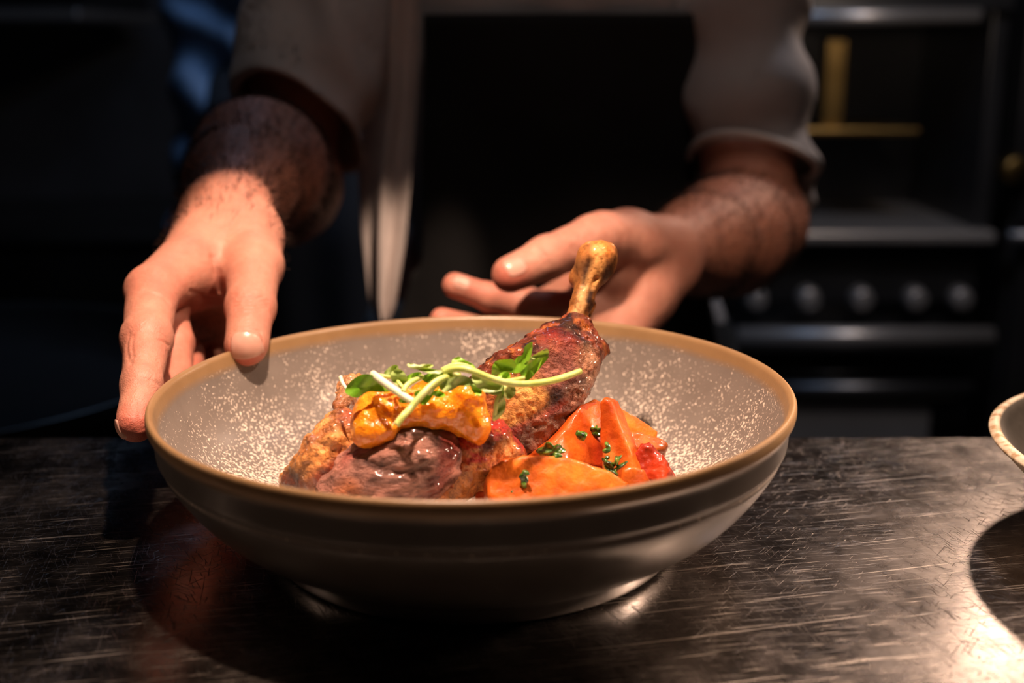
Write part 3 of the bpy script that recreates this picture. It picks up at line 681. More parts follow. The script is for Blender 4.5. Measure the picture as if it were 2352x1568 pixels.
apf = union([(ell([cc[0]-.015, YC+.03, -.02], .185,.135,.26), .05), (cone([cc[0]-.08,YC+.03,-.1],[cc[0]-.08,YC+.03,-.5], .13,.12), .06), (cone([cc[0]+.04,YC+.03,-.1],[cc[0]+.04,YC+.03,-.5], .13,.12), .06)])
isoobj('apron', mod(apf, lambda P, d: np.maximum(np.maximum(d+.006*np.sin(P[:,0]*60), -.55-P[:,2]), P[:,1]-YC-.1), .008), .009, M_dark, p2_)
isoobj('trousers', union([(cone([cc[0]+s_*.09, YC+.05, -.2],[cc[0]+s_*.09, YC+.06, -.82], .095,.07), .02) for s_ in (-1, 1)]), .01, M_dark, p2_)
for s_ in (-1, 1): isoobj('shoe', mod(cone([cc[0]+s_*.09, YC+.06, -.86],[cc[0]+s_*.09, YC-.09, -.868], .042,.034), lambda P, d: np.maximum(d, -.899-P[:,2])), .008, M_black, p2_)
isoobj('hair', mod(ell([cc[0], YC+.015, .80], .084,.10,.10), lambda P, d: np.maximum(d, -((P[:,1]-YC+.09)*.6+(P[:,2]-.80)))), .008, M_hair, p2_)
# ================================================================== the food
def meat_mat(name, rough=.32, bump=.5, bscale=260, gloss=.5, sss=.08, stretch=(1,1,1), rot=(0,0,0), spec=.22):
    m = mat(name, (.4,.2,.1), rough); t = NT(m); v = t.mapping(t.coords(), stretch, rot); a = t.attr('col').outputs['Color']
    n1 = t.noise(v, bscale*.45, 6, .65, .4); n2 = t.noise(v, bscale*1.8, 4, .6)
    c = t.mix(t.ramp(n1, [(.40, 0), (.62, .85)]), a, t.mix(1.0, a, (1.45,1.4,1.35), 'MULTIPLY'))
    c = t.mix(t.math('MULTIPLY', t.ramp(n2, [(.36, 1), (.5, 0)]), .6), c, t.mix(1.0, a, (.35,.25,.22), 'MULTIPLY'))
    t.set(t.b.inputs['Base Color'], c)
    t.set(t.b.inputs['Roughness'], t.math('ADD', rough-.12, t.math('MULTIPLY', n1, .3)))
    t.set(t.b.inputs['Normal'], t.bump(t.math('ADD', n1, t.math('MULTIPLY', n2, .45)), bump, .0018))
    t.b.inputs['Coat Weight'].default_value = gloss; t.b.inputs['Coat Roughness'].default_value = .07
    t.b.inputs['Subsurface Weight'].default_value = sss; t.b.inputs['Subsurface Scale'].default_value = .004; t.b.inputs['Specular IOR Level'].default_value = spec
    return m
M_meat = meat_mat('roast_skin', .5, .9, 420, .6, .03); M_musc = meat_mat('muscle_fibre', .5, 1.0, 560, .5, .02, (.35, 1, 1.0), (0,.25,0)); M_fat = meat_mat('golden_fat', .36, .9, 320, 1.0, .06, spec=.4); M_bone = meat_mat('roasted_bone', .55, .2, 260, .18)
BR = (.16,.034,.013); GOLD = (.50,.19,.045); CHAR = (.012,.006,.006); REDB = (.26,.016,.009); GREY = (.20,.115,.078); PURP = (.27,.125,.095); ORG = (.50,.14,.025)
leg = empty('roast_lamb_shank', WY(1000,1080,.0)*np.array([1,1,0])+np.array([0,0,.012]), 'glazed roast leg of meat with a long bare bone, lying in the speckled bowl', 'meat')
def Y(px, py, y): return WY(px, py, y)
def lump(f, amp, sc, seed, oct=3): return mod(f, lambda P, d: d+amp*fbm(P, sc, oct, seed), amp*1.5)
# upper leg, brown and seared above, paler on its flank
top = [cone(Y(1190,885,-.005), Y(1275,830,.015), .0150,.0145), cone(Y(1275,830,.015), Y(1325,768,.028), .0150,.0075), cone(Y(1318,790,.028), Y(1374,806,.030), .0100,.0045),
       cone(Y(1345,830,.02), Y(1300,900,.008), .0105,.0125), cone(Y(1300,900,.008), Y(1205,965,-.008), .0125,.0115), cone(Y(1190,885,-.005), Y(1085,945,-.012), .0150,.0120)]
flank = [cone(Y(1310,895,.012), Y(1245,975,.0), .0085,.0110), cone(Y(1245,975,.0), Y(1165,1022,-.012), .0110,.0080), cone(Y(1230,925,.01), Y(1120,975,.0), .016,.015), cone(Y(1280,845,.03), Y(1180,940,.02), .0155,.0155)]
def tiltell(px, py, y, rx, ry, th_, rot=0, tilt=40):
    c = WY(px, py, y); k = ((c-CAM)@FWD)/FPX; a = math.radians(rot); b = math.radians(tilt)
    X = RGT*math.cos(a)-UPV*math.sin(a); Y0 = RGT*math.sin(a)+UPV*math.cos(a)
    Nn = -FWD*math.cos(b)+Y0*math.sin(b); Yy = np.cross(Nn, X); return ell(c, rx*k, ry*k/math.cos(b), th_, [X, Yy, Nn])
m1 = tiltell(930,1045,-.034,118,50,.0125,-17,38); m2 = tiltell(872,1100,-.041,175,58,.0135,-11,38)
def smax(a, b, k): return -smin(-a, -b, k)
def plane3(a, b, c):
    n = np.cross(b-a, c-a); n /= np.linalg.norm(n); n = n if n@(CAM-a) > 0 else -n; return a, n
fleg = union([(x, .007) for x in top+flank])
e1_, e2_ = hit(fleg, 1128, 990, .001), hit(fleg, 1332, 872, .0015)
pt = plane3(e1_, e2_, hit(fleg, 1215, 822, .002)); pf = plane3(e1_, e2_, hit(fleg, 1225, 1010, .003))
print('top n', pt[1].round(2), 'flank n', pf[1].round(2))
def sideplane(x0, y0, x1, y1, dep):
    a_, b_ = CAM+dep*(FWD+RGT*((x0-1176)/FPX)-UPV*((y0-784)/FPX)), CAM+dep*(FWD+RGT*((x1-1176)/FPX)-UPV*((y1-784)/FPX))
    n = np.cross(b_-a_, a_-CAM); n /= np.linalg.norm(n); return a_, (n if n@RGT > 0 else -n)
ps1 = sideplane(1390,806,1340,928,.52); ps2 = sideplane(1343,920,1238,1045,.50)
fleg = mod(fleg, lambda P, d: smax(smax(smax(smax(d, (P-pt[0])@pt[1], .004), (P-pf[0])@pf[1], .003), (P-ps1[0])@ps1[1], .003), (P-ps2[0])@ps2[1], .003))
fleg = union([(fleg, .004), (cone(Y(1318,790,.028), Y(1376,806,.030), .0075,.0040), .004), (cone(Y(1290,785,.022), Y(1322,752,.030), .0085,.0062), .004)])
fleg = lump(fleg, .0010, 130, 3); fleg = lump(fleg, .0006, 420, 8, 2)
L = lambda px, py: hit(fleg, px, py)
def legcol(V, N):
    n = fbm(V, 160, 3, 6)[:,None]; n2 = fbm(V, 70, 2, 9)
    upn = N@(UPV*.75-FWD*.3-RGT*.45); upm = np.clip(upn*2.2+.55, 0, 1)[:,None]
    w_ = e2_-e1_; pw = w_-FWD*(w_@FWD); pw = np.cross(FWD, pw); pw /= np.linalg.norm(pw); pw = pw if pw@UPV > 0 else -pw
    upm = np.clip(.5+((V-e1_)@pw+.0012*n2)/.0025, 0, 1)[:,None]
    c = np.array(GREY)*(1+.55*n)*(1-upm)+upm*(np.array(BR)*np.clip(1+.7*n, .3, 2.5))
    b3 = np.clip(fbm(V, 190, 3, 77)*2.2-.3, 0, 1)[:,None]*upm; c = c*(1-b3)+np.array(ORG)*.75*b3; b4 = np.clip(fbm(V, 150, 3, 91)*2.5-.5, 0, 1)[:,None]; c = c*(1-b4*.85)
    st = [([L(1125,1008), L(1185,972), L(1260,938), L(1300,915)], .0045, REDB, .75), ([L(1128,992), L(1190,958), L(1262,922), L(1328,872)], .0030, CHAR, .9),
          ([L(1150,968), L(1215,936), L(1245,915)], .0030, (.78,.42,.10), .9), (L(1200,905), .010, GOLD, .8), (L(1205,900), .0045, (.85,.48,.14), .8), (L(1230,880), .005, (.70,.33,.08), .7),
          (L(1290,775), .008, REDB, .7), (L(1310,757), .005, CHAR, .6), (L(1290,762), .003, CHAR, .6), (L(1265,885), .006, CHAR, .5), (L(1290,835), .009, (.28,.10,.075), .7), (L(1345,790), .004, CHAR, .6), (L(1250,845), .007, (.33,.12,.08), .6),
          (L(1360,830), .007, (.42,.22,.12), .7), (L(1230,1000), .003, CHAR, .7), (L(1215,985), .0022, CHAR, .8), (L(1200,1020), .004, CHAR, .5), (L(1280,960), .004, CHAR, .45), (L(1170,1030), .004, (.70,.40,.14), .7), (L(1320,910), .005, (.30,.15,.09), .6), (L(1245,995), .006, (.36,.22,.15), .6)]
    return np.clip(brush(V, c, st), 0, 1)
isoobj('meat', fleg, .00075, M_meat, leg, legcol)
# golden fat sheet at the left, a knuckle behind it
ff = union([(tiltell(738,1052,-.031,92,50,.010,-50,30), .006), (tiltell(790,1000,-.018,70,48,.013,-35,30), .006), (camell(668,1102,-.030,24,22,.009,0), .005), (camell(712,1000,-.010,14,9,.005,0), .003), (camell(820,1000,-.010,60,40,.018,-20), .006),
             (camell(792,925,.012,24,34,.012,20), .005), (camell(815,880,.020,32,22,.011,10), .005), (tiltell(790,1085,-.030,110,38,.010,-30,40), .006)])
ff = lump(ff, .0012, 170, 14); ff = lump(ff, .0006, 460, 17, 2)
Q_ = lambda x, y: hit(ff, x, y)
def fatcol(V, N):
    n = fbm(V, 130, 3, 21)[:,None]; c = np.array((.60,.255,.07))*(1+.5*n)
    return np.clip(brush(V, c, [(Q_(668,1112), .007, CHAR, .95), ([Q_(655,1100), Q_(700,1120)], .003, BR, .8), ([Q_(735,1105), Q_(790,1060), Q_(830,1030)], .0045, REDB, .8), ([Q_(700,1030), Q_(775,960)], .003, BR, .6),
        (Q_(800,930), .012, BR, .75), (Q_(812,878), .009, (.50,.27,.13), .8), (Q_(785,945), .006, CHAR, .5), (Q_(820,955), .008, REDB, .6)]), 0, 1)
isoobj('fat_cap', ff, .0008, M_fat, leg, fatcol)
# the dark muscle in two leaves with a split between them
m0 = tiltell(893,1086,-.038,168,80,.0150,-17,44)
fm = union([(m0, .004), (tiltell(955,1050,-.036,80,48,.012,-20,44), .012)])
def fibre(P, d):
    q = P@np.stack([RGT*.96+UPV*.26, -RGT*.26+UPV*.96, FWD], 1); q = q*np.array([.30,1.0,.6])
    return d+.0011*fbm(q, 260, 3, 31)+.0008*fbm(P, 120, 2, 5)
fm = mod(fm, fibre, .002)
H_ = {p: hit(fm, *p) for p in ((842,1058),(880,1080),(940,1086),(1010,1062),(938,1014),(968,1002))}
fm = creases(fm, [(H_[842,1058], H_[880,1080], .0014, .0018), (H_[880,1080], H_[940,1086], .0014, .0022), (H_[940,1086], H_[1010,1062], .0014, .0018), (H_[938,1014], H_[968,1002], .0010, .0010)])
U_ = lambda x, y: hit(fm, x, y)
def muscol(V, N):
    q = V@np.stack([RGT*.96+UPV*.26, -RGT*.26+UPV*.96, FWD], 1)*np.array([.3,1,.6]); n = fbm(q, 300, 3, 41)[:,None]
    c = np.array(PURP)*np.clip(1+.9*n, .3, 2.6)
    return np.clip(brush(V, c, [([U_(820,1020), U_(890,990), U_(965,985), U_(1035,1010)], .0055, CHAR, .8), ([U_(720,1100), U_(800,1045), U_(850,1015)], .0035, REDB, .4), ([U_(1035,1010), U_(1030,1060), U_(985,1140)], .0040, REDB, .5), (U_(800,1140), .006, ORG, .7), (U_(985,1130), .009, CHAR, .5), ([U_(842,1060), U_(880,1083), U_(940,1089), U_(1005,1066)], .0012, CHAR, .6), (U_(930,1040), .010, (.32,.15,.11), .5)]), 0, 1)
isoobj('muscle', fm, .00075, M_musc, leg, muscol)
# red glazed flap between muscle and leg
fr_ = union([(cone(Y(1010,1125,-.034), Y(1070,1065,-.030), .0085,.0095), .004), (cone(Y(1070,1065,-.030), Y(1160,1045,-.022), .0095,.0085), .004), (cone(Y(1040,1115,-.028), Y(1150,1065,-.020), .008,.008), .005), (cone(Y(1065,1030,-.030), Y(1130,1005,-.026), .0075,.0085), .004)])
fr_ = lump(fr_, .0008, 190, 51); fr_ = lump(fr_, .0004, 500, 53, 2)
def redcol(V, N):
    n = fbm(V, 180, 3, 61)[:,None]; upm = np.clip((N@(UPV*.9-FWD*.1))*2+.2, 0, 1)[:,None]
    c = (np.array(GOLD)*.75*(1-upm)+np.array(REDB)*upm)*(1+.4*n); return np.clip(brush(V, c, [([Y(1120,1025,-.035), Y(1150,1015,-.03)], .003, CHAR, .8), (Y(1160,1040,-.03), .005, (.75,.38,.12), .8), ([Y(1010,1135,-.045), Y(1045,1060,-.042)], .004, ORG, .6)]), 0, 1)
isoobj('glazed_flap', fr_, .0008, M_meat, leg, redcol)
# bone
fb = union([(cone(Y(1312,765,.030), Y(1338,690,.036), .0052,.0044), .003), (cone(Y(1338,690,.036), Y(1362,620,.042), .0044,.0056), .004), (camell(1369,590,.045,40,37,.0085,12), .004), (camell(1346,622,.046,25,50,.0072,14), .006), (camell(1391,604,.046,21,44,.0075,14), .006), (cone(Y(1330,640,.048), Y(1345,655,.046), .0045,.0030), .004), (cone(Y(1352,700,.044), Y(1332,740,.040), .0034,.0036), .003)])
fb = creases(fb, [(Y(1348,690,.030), Y(1368,640,.036), .0011, .0016), (Y(1340,650,.034), Y(1352,600,.036), .0014, .0018)]); fb = lump(fb, .00025, 300, 71)
K = lambda x, y: hit(fb, x, y)
def bonecol(V, N):
    n = fbm(V, 140, 3, 75)[:,None]; c = np.array((.33,.13,.035))*(1+.5*n)
    return np.clip(brush(V, c, [([K(1318,735), K(1336,690), K(1350,640)], .0022, (.72,.42,.17), .8), ([K(1352,690), K(1364,655), K(1374,632)], .0013, CHAR, .9), (K(1398,625), .0055, CHAR, .85), (K(1408,600), .003, (.10,.04,.012), .8), (K(1330,612), .0045, (.14,.06,.02), .85), ([K(1344,650), K(1350,620), K(1356,600)], .0018, CHAR, .7), ([K(1352,725), K(1358,700)], .0022, CHAR, .8),
        (K(1380,568), .0045, (.62,.19,.02), .85), ([K(1374,570), K(1376,600), K(1362,650)], .0028, (.72,.36,.11), .8), (K(1345,566), .003, (.20,.08,.02), .7), (Y(1325,650,.045), .003, REDB, .8), (Y(1313,750,.028), .004, REDB, .8)]), 0, 1)
isoobj('bone', fb, .00055, M_bone, leg, bonecol)

# ---- fruit relish on the meat
M_sauce = mat('apricot_relish', (.85,.30,.02), .14, 0, IOR=1.42, Coat_Weight=.8, Coat_Roughness=.06); t = NT(M_sauce); v = t.coords()
n = t.noise(v, 130, 4, .6, .5)
t.set(t.b.inputs['Base Color'], t.ramp(n, [(.3, (.70,.19,.008)), (.5, (.82,.27,.012)), (.72, (.93,.40,.03))]))
t.set(t.b.inputs['Normal'], t.bump(t.math('ADD', t.noise(v, 240, 3), t.math('MULTIPLY', t.noise(v, 700, 2), .5)), .8, .0014))
t.b.inputs['Subsurface Weight'].default_value = .4; t.b.inputs['Subsurface Radius'].default_value = (1,.5,.08); t.b.inputs['Subsurface Scale'].default_value = .008
fs = union([(tiltell(860,952,-.034,50,56,.0085,0,30), .006), (tiltell(838,988,-.041,33,34,.007,0,30), .005), (tiltell(930,945,-.034,75,42,.0085,-5,30), .006), (tiltell(1010,935,-.033,70,46,.0085,0,30), .006), (tiltell(1075,945,-.031,44,50,.0085,0,30), .006), (tiltell(1096,982,-.035,31,36,.007,0,30), .005), (camell(1075,905,-.030,34,22,.010,10), .005), (tiltell(872,998,-.043,42,20,.005,-15,30), .004), (camell(985,890,-.02,40,16,.010,0), .004)])
fs = creases(fs, [(Y(960,905,-.05), Y(966,985,-.05), .003, .0012), (Y(1035,915,-.05), Y(1050,990,-.05), .003, .0010)])
fs = lump(fs, .0007, 110, 81); fs = lump(fs, .0004, 380, 83, 2)
o = isoobj('fruit_relish', fs, .0008, M_sauce, None); tag(o, 'glossy orange fruit relish spooned over the roast meat', 'relish')

# ---- roasted squash pieces
M_squash = mat('roasted_squash', (.6,.14,.01), .45, 0, Specular_IOR_Level=.25); t = NT(M_squash); v = t.coords(); a = t.attr('col').outputs['Color']; n = t.noise(v, 110, 5, .6)
t.set(t.b.inputs['Base Color'], t.mix(t.ramp(n, [(.35, 0), (.7, 1)]), t.mix(1.0, a, (.72,.62,.6), 'MULTIPLY'), t.mix(1.0, a, (1.25,1.35,1.4), 'MULTIPLY')))
t.set(t.b.inputs['Normal'], t.bump(t.math('ADD', n, t.math('MULTIPLY', t.noise(v, 620, 3), .35)), .45, .0013)); t.b.inputs['Coat Weight'].default_value = .4; t.b.inputs['Coat Roughness'].default_value = .15
t.b.inputs['Subsurface Weight'].default_value = .15; t.b.inputs['Subsurface Scale'].default_value = .004; 
def piece(name, f, h, base, strokes, label, seed, amp=.0003):
    f = lump(f, amp, 170, seed); f = lump(f, amp*.6, 480, seed+2, 2)
    def cf(V, N):
        n = fbm(V, 120, 3, seed+5)[:,None]; return np.clip(brush(V, np.array(base)*(1+.25*n), strokes), 0, 1)
    o = isoobj(name, f, h, M_squash, None, cf); return tag(o, label, 'squash', 'roasted squash pieces in the bowl')
OR = (.62,.135,.010); OR2 = (.50,.075,.006); RD = (.36,.026,.006); YL = (.72,.21,.02)
def tilt(y, px, py): return WY(px, py, y)
piece('squash_wedge', prism(tilt(-.040,1270,1110), [.10,-.80,.60], [(1125,1085),(1150,1068),(1200,1058),(1270,1058),(1330,1072),(1395,1095),(1438,1122),(1420,1160),(1380,1185),(1150,1195),(1118,1160),(1112,1110)], .0085,.0016), .0010, OR, [([Y(1120,1080,-.04),Y(1118,1150,-.04)], .010, RD, .5), ([Y(1280,1070,-.045),Y(1420,1110,-.045)], .004, YL, .6)], 'large orange half-round squash slice at the front of the bowl', 101)
piece('squash_wedge', prism(tilt(-.005,1310,1020), [.55,-.62,.56], [(1305,945),(1345,935),(1372,985),(1398,1075),(1370,1092),(1300,1078),(1235,1075),(1225,1040),(1270,1000)], .0085,.0016), .0010, OR2, [([Y(1310,950,-.015),Y(1330,1060,-.018)], .006, OR, .8), (Y(1390,1060,-.01), .010, RD, .8)], 'deep orange squash wedge tucked beside the cut side of the meat', 111)
piece('squash_wedge', prism(tilt(.018,1400,970), [.25,-.72,.65], [(1325,945),(1355,930),(1400,945),(1450,970),(1500,1005),(1490,1050),(1440,1050),(1370,1040),(1340,1000)], .0075,.0016), .0011, OR, [([Y(1330,940,.01),Y(1500,1005,.01)], .004, YL, .6), (Y(1460,980,.01), .008, YL, .4)], 'flat orange squash slice lying behind the upright spike', 121)
piece('squash_spike', prism(tilt(-.014,1430,1010), [-.50,-.80,.30], [(1388,925),(1398,913),(1412,920),(1428,960),(1448,1010),(1470,1065),(1486,1110),(1440,1125),(1395,1090),(1388,1020)], .0050,.0016), .0009, OR2, [([Y(1396,918,-.02),Y(1392,1010,-.02),Y(1398,1080,-.02)], .0030, (.80,.32,.07), .9), (Y(1400,915,-.02), .004, (.25,.03,.01), .85), ([Y(1425,950,-.02),Y(1470,1080,-.025)], .006, (.88,.20,.02), .6)], 'tall pointed squash piece standing upright among the others', 131)
piece('squash_wedge', prism(tilt(.005,1490,1020), [.1,-.6,.8], [(1440,1000),(1475,1005),(1515,1020),(1532,1032),(1525,1048),(1495,1050),(1450,1045)], .0050,.0016), .0010, OR, [(Y(1528,1035,.0), .004, CHAR, .6)], 'thin orange squash strip pointing right towards the bowl wall', 141)
piece('squash_cube', prism(tilt(-.018,1510,1070), [-.35,-.75,.55], [(1478,1025),(1500,1022),(1530,1060),(1546,1092),(1538,1112),(1495,1118),(1472,1090),(1470,1050)], .0070,.0016), .0009, RD, [(Y(1490,1030,-.025), .004, OR, .6), (Y(1525,1090,-.03), .008, (.62,.06,.012), .7)], 'small red-orange roasted squash chunk furthest right', 151, .0009)
piece('squash_cube', prism(tilt(-.038,1458,1090), [-.1,-.85,.5], [(1430,1082),(1450,1073),(1478,1082),(1492,1108),(1475,1140),(1435,1135),(1425,1105)], .0050,.0016), .0009, OR, [(Y(1480,1105,-.045), .004, RD, .5)], 'small pale orange squash chunk at the foot of the upright spike', 161)
piece('squash_wedge', prism(tilt(-.020,1170,1120), [.2,-.7,.7], [(1085,1110),(1130,1085),(1190,1090),(1200,1150),(1140,1175),(1090,1160)], .0060,.0016), .0012, (.45,.06,.012), [], 'dark squash piece half hidden under the meat', 171)

# ---- chopped green herbs
M_herb = mat('wet_herb', (.02,.05,.01), .18, 0, Coat_Weight=.6); t = NT(M_herb); v = t.coords()
t.set(t.b.inputs['Base Color'], t.ramp(t.noise(v, 400, 3), [(.35, (.008,.02,.004)), (.5, (.04,.11,.012)), (.68, (.16,.28,.03))])); t.set(t.b.inputs['Normal'], t.bump(t.noise(v, 700, 3), .5, .001))
def herb(px, py, y, rx, ry, seed, lab):
    c = Y(px, py, y); k = ((c-CAM)@FWD)/FPX; fs_ = []; r_ = np.random.default_rng(seed)
    for i in range(7):
        o_ = (RGT*r_.uniform(-1,1)*rx+UPV*r_.uniform(-1,1)*ry)*k*.7+FWD*r_.uniform(-.0005,.0015)
        X = r_.normal(size=3); X /= np.linalg.norm(X); Z = np.cross(X, r_.normal(size=3)); Z /= np.linalg.norm(Z)
        fs_.append((ell(c+o_, max(rx,12)*k*.85, max(rx,12)*k*.5, .0008, [X, np.cross(Z, X), Z]), .0006))
    o = isoobj('herb_leaf', union(fs_), .00038, M_herb, None, pad=.001); tag(o, lab, 'herb', 'chopped herbs on the squash')
herb(1208,1100,-.051,12,24,1,'dark chopped herb stuck on the face of the large front squash slice')
herb(1175,1132,-.050,16,8,2,'flat dark herb scrap low on the front squash slice at its left')
herb(1278,1048,-.040,13,12,3,'bright green chopped herb on the top edge of the front squash slice')
herb(1262,1036,-.030,26,8,4,'dark herb strip between the meat and the front squash slice')
herb(1330,1000,-.022,14,7,5,'tiny herb scrap on the deep orange wedge')
herb(1368,990,-.005,16,12,6,'small herb scrap left of the upright squash spike')
herb(1412,1075,-.032,24,26,7,'largest glossy dark herb clump at the base of the upright spike')
herb(1395,1040,-.030,6,30,8,'narrow wet herb sliver running down the left side of the spike')

# ---- pea shoots
def leaf_mat(name, a, b):
    m = mat(name, a, .35); t = NT(m); v = t.coords()
    t.set(t.b.inputs['Base Color'], t.ramp(t.noise(v, 150, 4), [(.3, a), (.7, b)])); t.set(t.b.inputs['Normal'], t.bump(t.noise(v, 300, 4), .35, .0008))
    t.b.inputs['Subsurface Weight'].default_value = .15; t.b.inputs['Subsurface Scale'].default_value = .003; t.b.inputs['Subsurface Radius'].default_value = (.5,1,.1); return m
M_lf1 = leaf_mat('bright_leaf', (.14,.38,.015), (.34,.62,.05)); M_lf2 = leaf_mat('greyish_leaf', (.30,.46,.11), (.50,.64,.23)); M_st = leaf_mat('pale_stem', (.55,.68,.12), (.78,.84,.36)); M_stw = leaf_mat('white_stem', (.80,.84,.55), (.92,.92,.72))
def leaf(parent, crop, y, m, cup=.0012, yoff=None, flip=1):
    pts = [(760+x/3.92, 770+yy/3.92) for x, yy in crop]; n = len(pts)
    P0 = [np.array(p) for p in pts]; Q = []                 # rounded outline
    for i in range(n):
        p0, p1, p2, p3 = P0[i-1], P0[i], P0[(i+1) % n], P0[(i+2) % n]
        for k in range(4):
            s = k/4; Q.append(.5*((2*p1)+(-p0+p2)*s+(2*p0-5*p1+4*p2-p3)*s*s+(-p0+3*p1-3*p2+p3)*s**3))
    Q = np.array(Q); c = Q.mean(0); U, S_, Vt = np.linalg.svd(Q-c); axd = Vt[0]; per = Vt[1]; Q = c+np.outer((Q-c)@axd, axd)*1.04+np.outer((Q-c)@per, per)*1.22; wmax = np.abs((Q-c)@per).max(); lmax = np.abs((Q-c)@axd).max()
    V = []; F = []; rings = 5; N_ = len(Q)
    sl = (yoff or 0)
    for side in (0, 1):
        for r in range(rings+1):
            f_ = r/rings
            for q in Q:
                p = c+(q-c)*f_; u = ((p-c)@per)/wmax; l = ((p-c)@axd)/lmax
                dy = cup*.55*(1-abs(u))-.0010*l*l+sl*l+.0007*math.sin(l*5+u*3)-.0004*u
                V.append(WY(p[0], p[1], y+dy+side*.00035))
                if r == 0: pass
    W = (rings+1)*N_
    for r in range(rings):
        for i in range(N_):
            j = (i+1) % N_; a_ = r*N_; F.append((a_+i, a_+j, a_+N_+j, a_+N_+i)); F.append((W+a_+i, W+a_+N_+i, W+a_+N_+j, W+a_+j))
    B_ = len(V); V += [V[rings*N_+i] for i in range(N_)]+[V[W+rings*N_+i] for i in range(N_)]
    for i in range(N_): j = (i+1) % N_; F.append((B_+i, B_+j, B_+N_+j, B_+N_+i))
    bm = bmesh.new(); vs2 = [bm.verts.new(v_) for v_ in V]
    for f_ in F:
        try: bm.faces.new([vs2[k] for k in f_])
        except Exception: pass
    return bmobj('leaf', bm, m, parent, True)
def st(parent, crop, ys, r, m=None):
    P = [WY(760+x/3.92, 770+yy/3.92, y) for (x, yy), y in zip(crop, ys)]
    return tube('stem', P, [r]*(len(P)-1)+[r*.85], m or M_st, parent, 10, 1.0, 5)
y0 = -.052
s1_ = empty('pea_shoot', WY(949,922,y0), 'pea shoot with a thick white stem and broad dark leaf, left end of garnish', 'garnish', 'pea shoots on the relish')
st(s1_, [(375,345),(480,425),(610,515),(745,600)], [-.040,-.046,-.051,-.056], .00150, M_stw)
st(s1_, [(85,370),(105,430),(150,495)], [-.030,-.032,-.034], .0008, M_stw); st(s1_, [(375,350),(470,368),(560,378)], [-.040,-.038,-.036], .0009)
leaf(s1_, [(135,490),(195,415),(300,370),(400,385),(470,420),(530,490),(430,500),(330,500),(240,545),(160,525)], -.043, M_lf1, .003)
s2_ = empty('pea_shoot', WY(939,880,y0), 'pea shoot with two small round pale leaves upright left of centre', 'garnish', 'pea shoots on the relish')
st(s2_, [(650,510),(680,455),(740,410),(830,370)], [-.052,-.050,-.047,-.044], .0011); st(s2_, [(560,380),(590,400),(650,470)], [-.040,-.042,-.046], .0008)
leaf(s2_, [(545,345),(575,310),(630,320),(675,380),(685,430),(650,480),(600,440),(555,400)], -.044, M_lf2, .003)
leaf(s2_, [(482,345),(520,300),(575,270),(605,280),(600,310),(560,325),(545,355)], -.040, M_lf2, .001)
leaf(s2_, [(680,375),(740,345),(800,335),(815,360),(790,395),(720,405),(690,395)], -.038, M_lf1)
s3_ = empty('pea_shoot', WY(1015,869,y0), 'pea shoot with a stem slanting down across the orange relish', 'garnish', 'pea shoots on the relish')
st(s3_, [(590,805),(650,725),(720,655),(830,525),(930,430),(1030,380),(1165,355)], [-.064,-.062,-.058,-.055,-.051,-.048,-.045], .00135, M_st)
st(s3_, [(880,525),(940,460),(990,430)], [-.054,-.050,-.047], .0008)
leaf(s3_, [(750,530),(790,500),(860,520),(920,530),(880,590),(840,615),(790,590)], -.053, M_lf1, .001)
leaf(s3_, [(900,515),(960,500),(1015,520),(1030,545),(980,555),(920,540)], -.052, M_lf1, .001)
leaf(s3_, [(980,465),(1010,430),(1080,395),(1170,370),(1250,390),(1270,430),(1230,455),(1160,450),(1090,485),(1020,500)], -.050, M_lf2, .002)
leaf(s3_, [(610,590),(640,560),(700,580),(690,605),(640,605)], -.050, M_lf1, .001)
s4_ = empty('pea_shoot', WY(1084,849,y0), 'pea shoot with the longest stem, reaching right over the meat', 'garnish', 'pea shoots on the relish')
st(s4_, [(1000,310),(1080,275),(1160,262),(1270,290)], [-.044,-.045,-.045,-.045], .0009)
st(s4_, [(1020,330),(1110,300),(1200,300),(1290,325),(1420,378),(1560,420),(1700,438),(1850,430),(2000,405),(2120,370),(2250,320)], [-.046,-.048,-.049,-.050,-.050,-.049,-.046,-.042,-.038,-.034,-.030], .00135)
leaf(s4_, [(690,262),(720,255),(800,275),(900,300),(1005,325),(940,345),(850,325),(760,300),(710,285)], -.046, M_lf2, .001)
leaf(s4_, [(1100,220),(1150,200),(1200,225),(1270,260),(1300,300),(1240,290),(1170,265),(1100,260)], -.043, M_lf1, .001)
leaf(s4_, [(830,375),(900,345),(1000,340),(1090,335),(1060,370),(980,395),(900,420),(840,410)], -.045, M_lf1, .001)
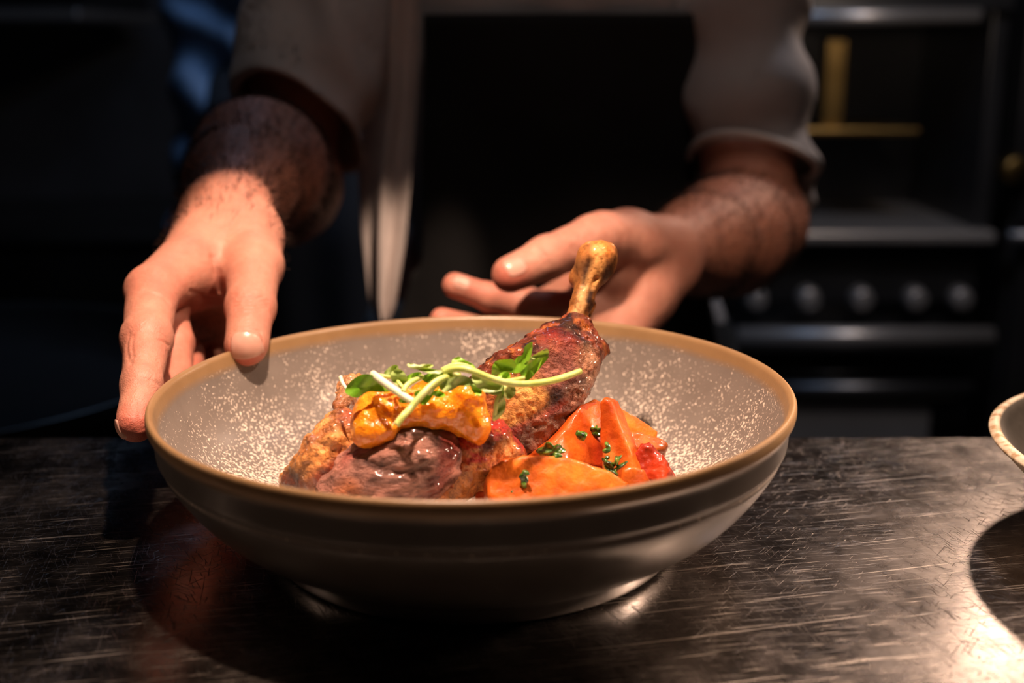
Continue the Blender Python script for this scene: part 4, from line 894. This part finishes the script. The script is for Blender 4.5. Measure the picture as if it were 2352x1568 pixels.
leaf(s4_, [(1270,365),(1310,345),(1400,370),(1480,400),(1545,445),(1550,495),(1500,525),(1420,510),(1330,460),(1290,420)], -.048, M_lf2, .003)
leaf(s4_, [(1260,420),(1300,430),(1345,470),(1355,520),(1335,545),(1290,510),(1265,470)], -.044, M_lf1, .001)
leaf(s4_, [(780,270),(850,262),(915,265),(905,285),(830,290)], -.043, M_lf2, .0008)
s5_ = empty('pea_shoot', WY(1190,850,y0), 'pea shoot with the tallest upright leaves at the right end of the garnish', 'garnish', 'pea shoots on the relish')
st(s5_, [(1560,415),(1640,402),(1740,382)], [-.044,-.042,-.038], .0009)
leaf(s5_, [(1450,350),(1460,290),(1490,245),(1560,228),(1640,225),(1660,270),(1620,310),(1560,320),(1500,345),(1460,365)], -.036, M_lf1, .002)
leaf(s5_, [(1610,325),(1640,260),(1690,195),(1730,175),(1750,110),(1810,65),(1805,130),(1785,200),(1740,280),(1680,330)], -.034, M_lf1, .002)
leaf(s5_, [(1710,310),(1780,250),(1860,200),(1930,180),(1950,200),(1900,260),(1830,340),(1765,398),(1730,380)], -.032, M_lf1, .002)
leaf(s5_, [(1725,280),(1790,210),(1870,160),(1945,125),(1955,170),(1920,190),(1850,205),(1780,255)], -.033, M_lf2, .0008)
leaf(s5_, [(1500,365),(1550,335),(1600,335),(1615,375),(1580,390),(1540,385)], -.042, M_lf1, .001)
s6_ = empty('pea_shoot', WY(1150,900,y0), 'small pea shoot hanging down with narrow pointed leaves between relish and meat', 'garnish', 'pea shoots on the relish')
st(s6_, [(1590,440),(1540,510),(1495,590),(1480,690),(1470,760)], [-.044,-.046,-.047,-.047,-.046], .0009)
leaf(s6_, [(1570,480),(1600,445),(1645,460),(1655,510),(1625,560),(1585,570),(1565,530)], -.042, M_lf2, .002)
leaf(s6_, [(1480,760),(1470,720),(1500,650),(1555,545),(1570,620),(1550,690),(1510,740)], -.047, M_lf2, .001)
leaf(s6_, [(1485,600),(1500,550),(1545,500),(1560,520),(1530,570),(1495,610)], -.047, M_lf1, .001)
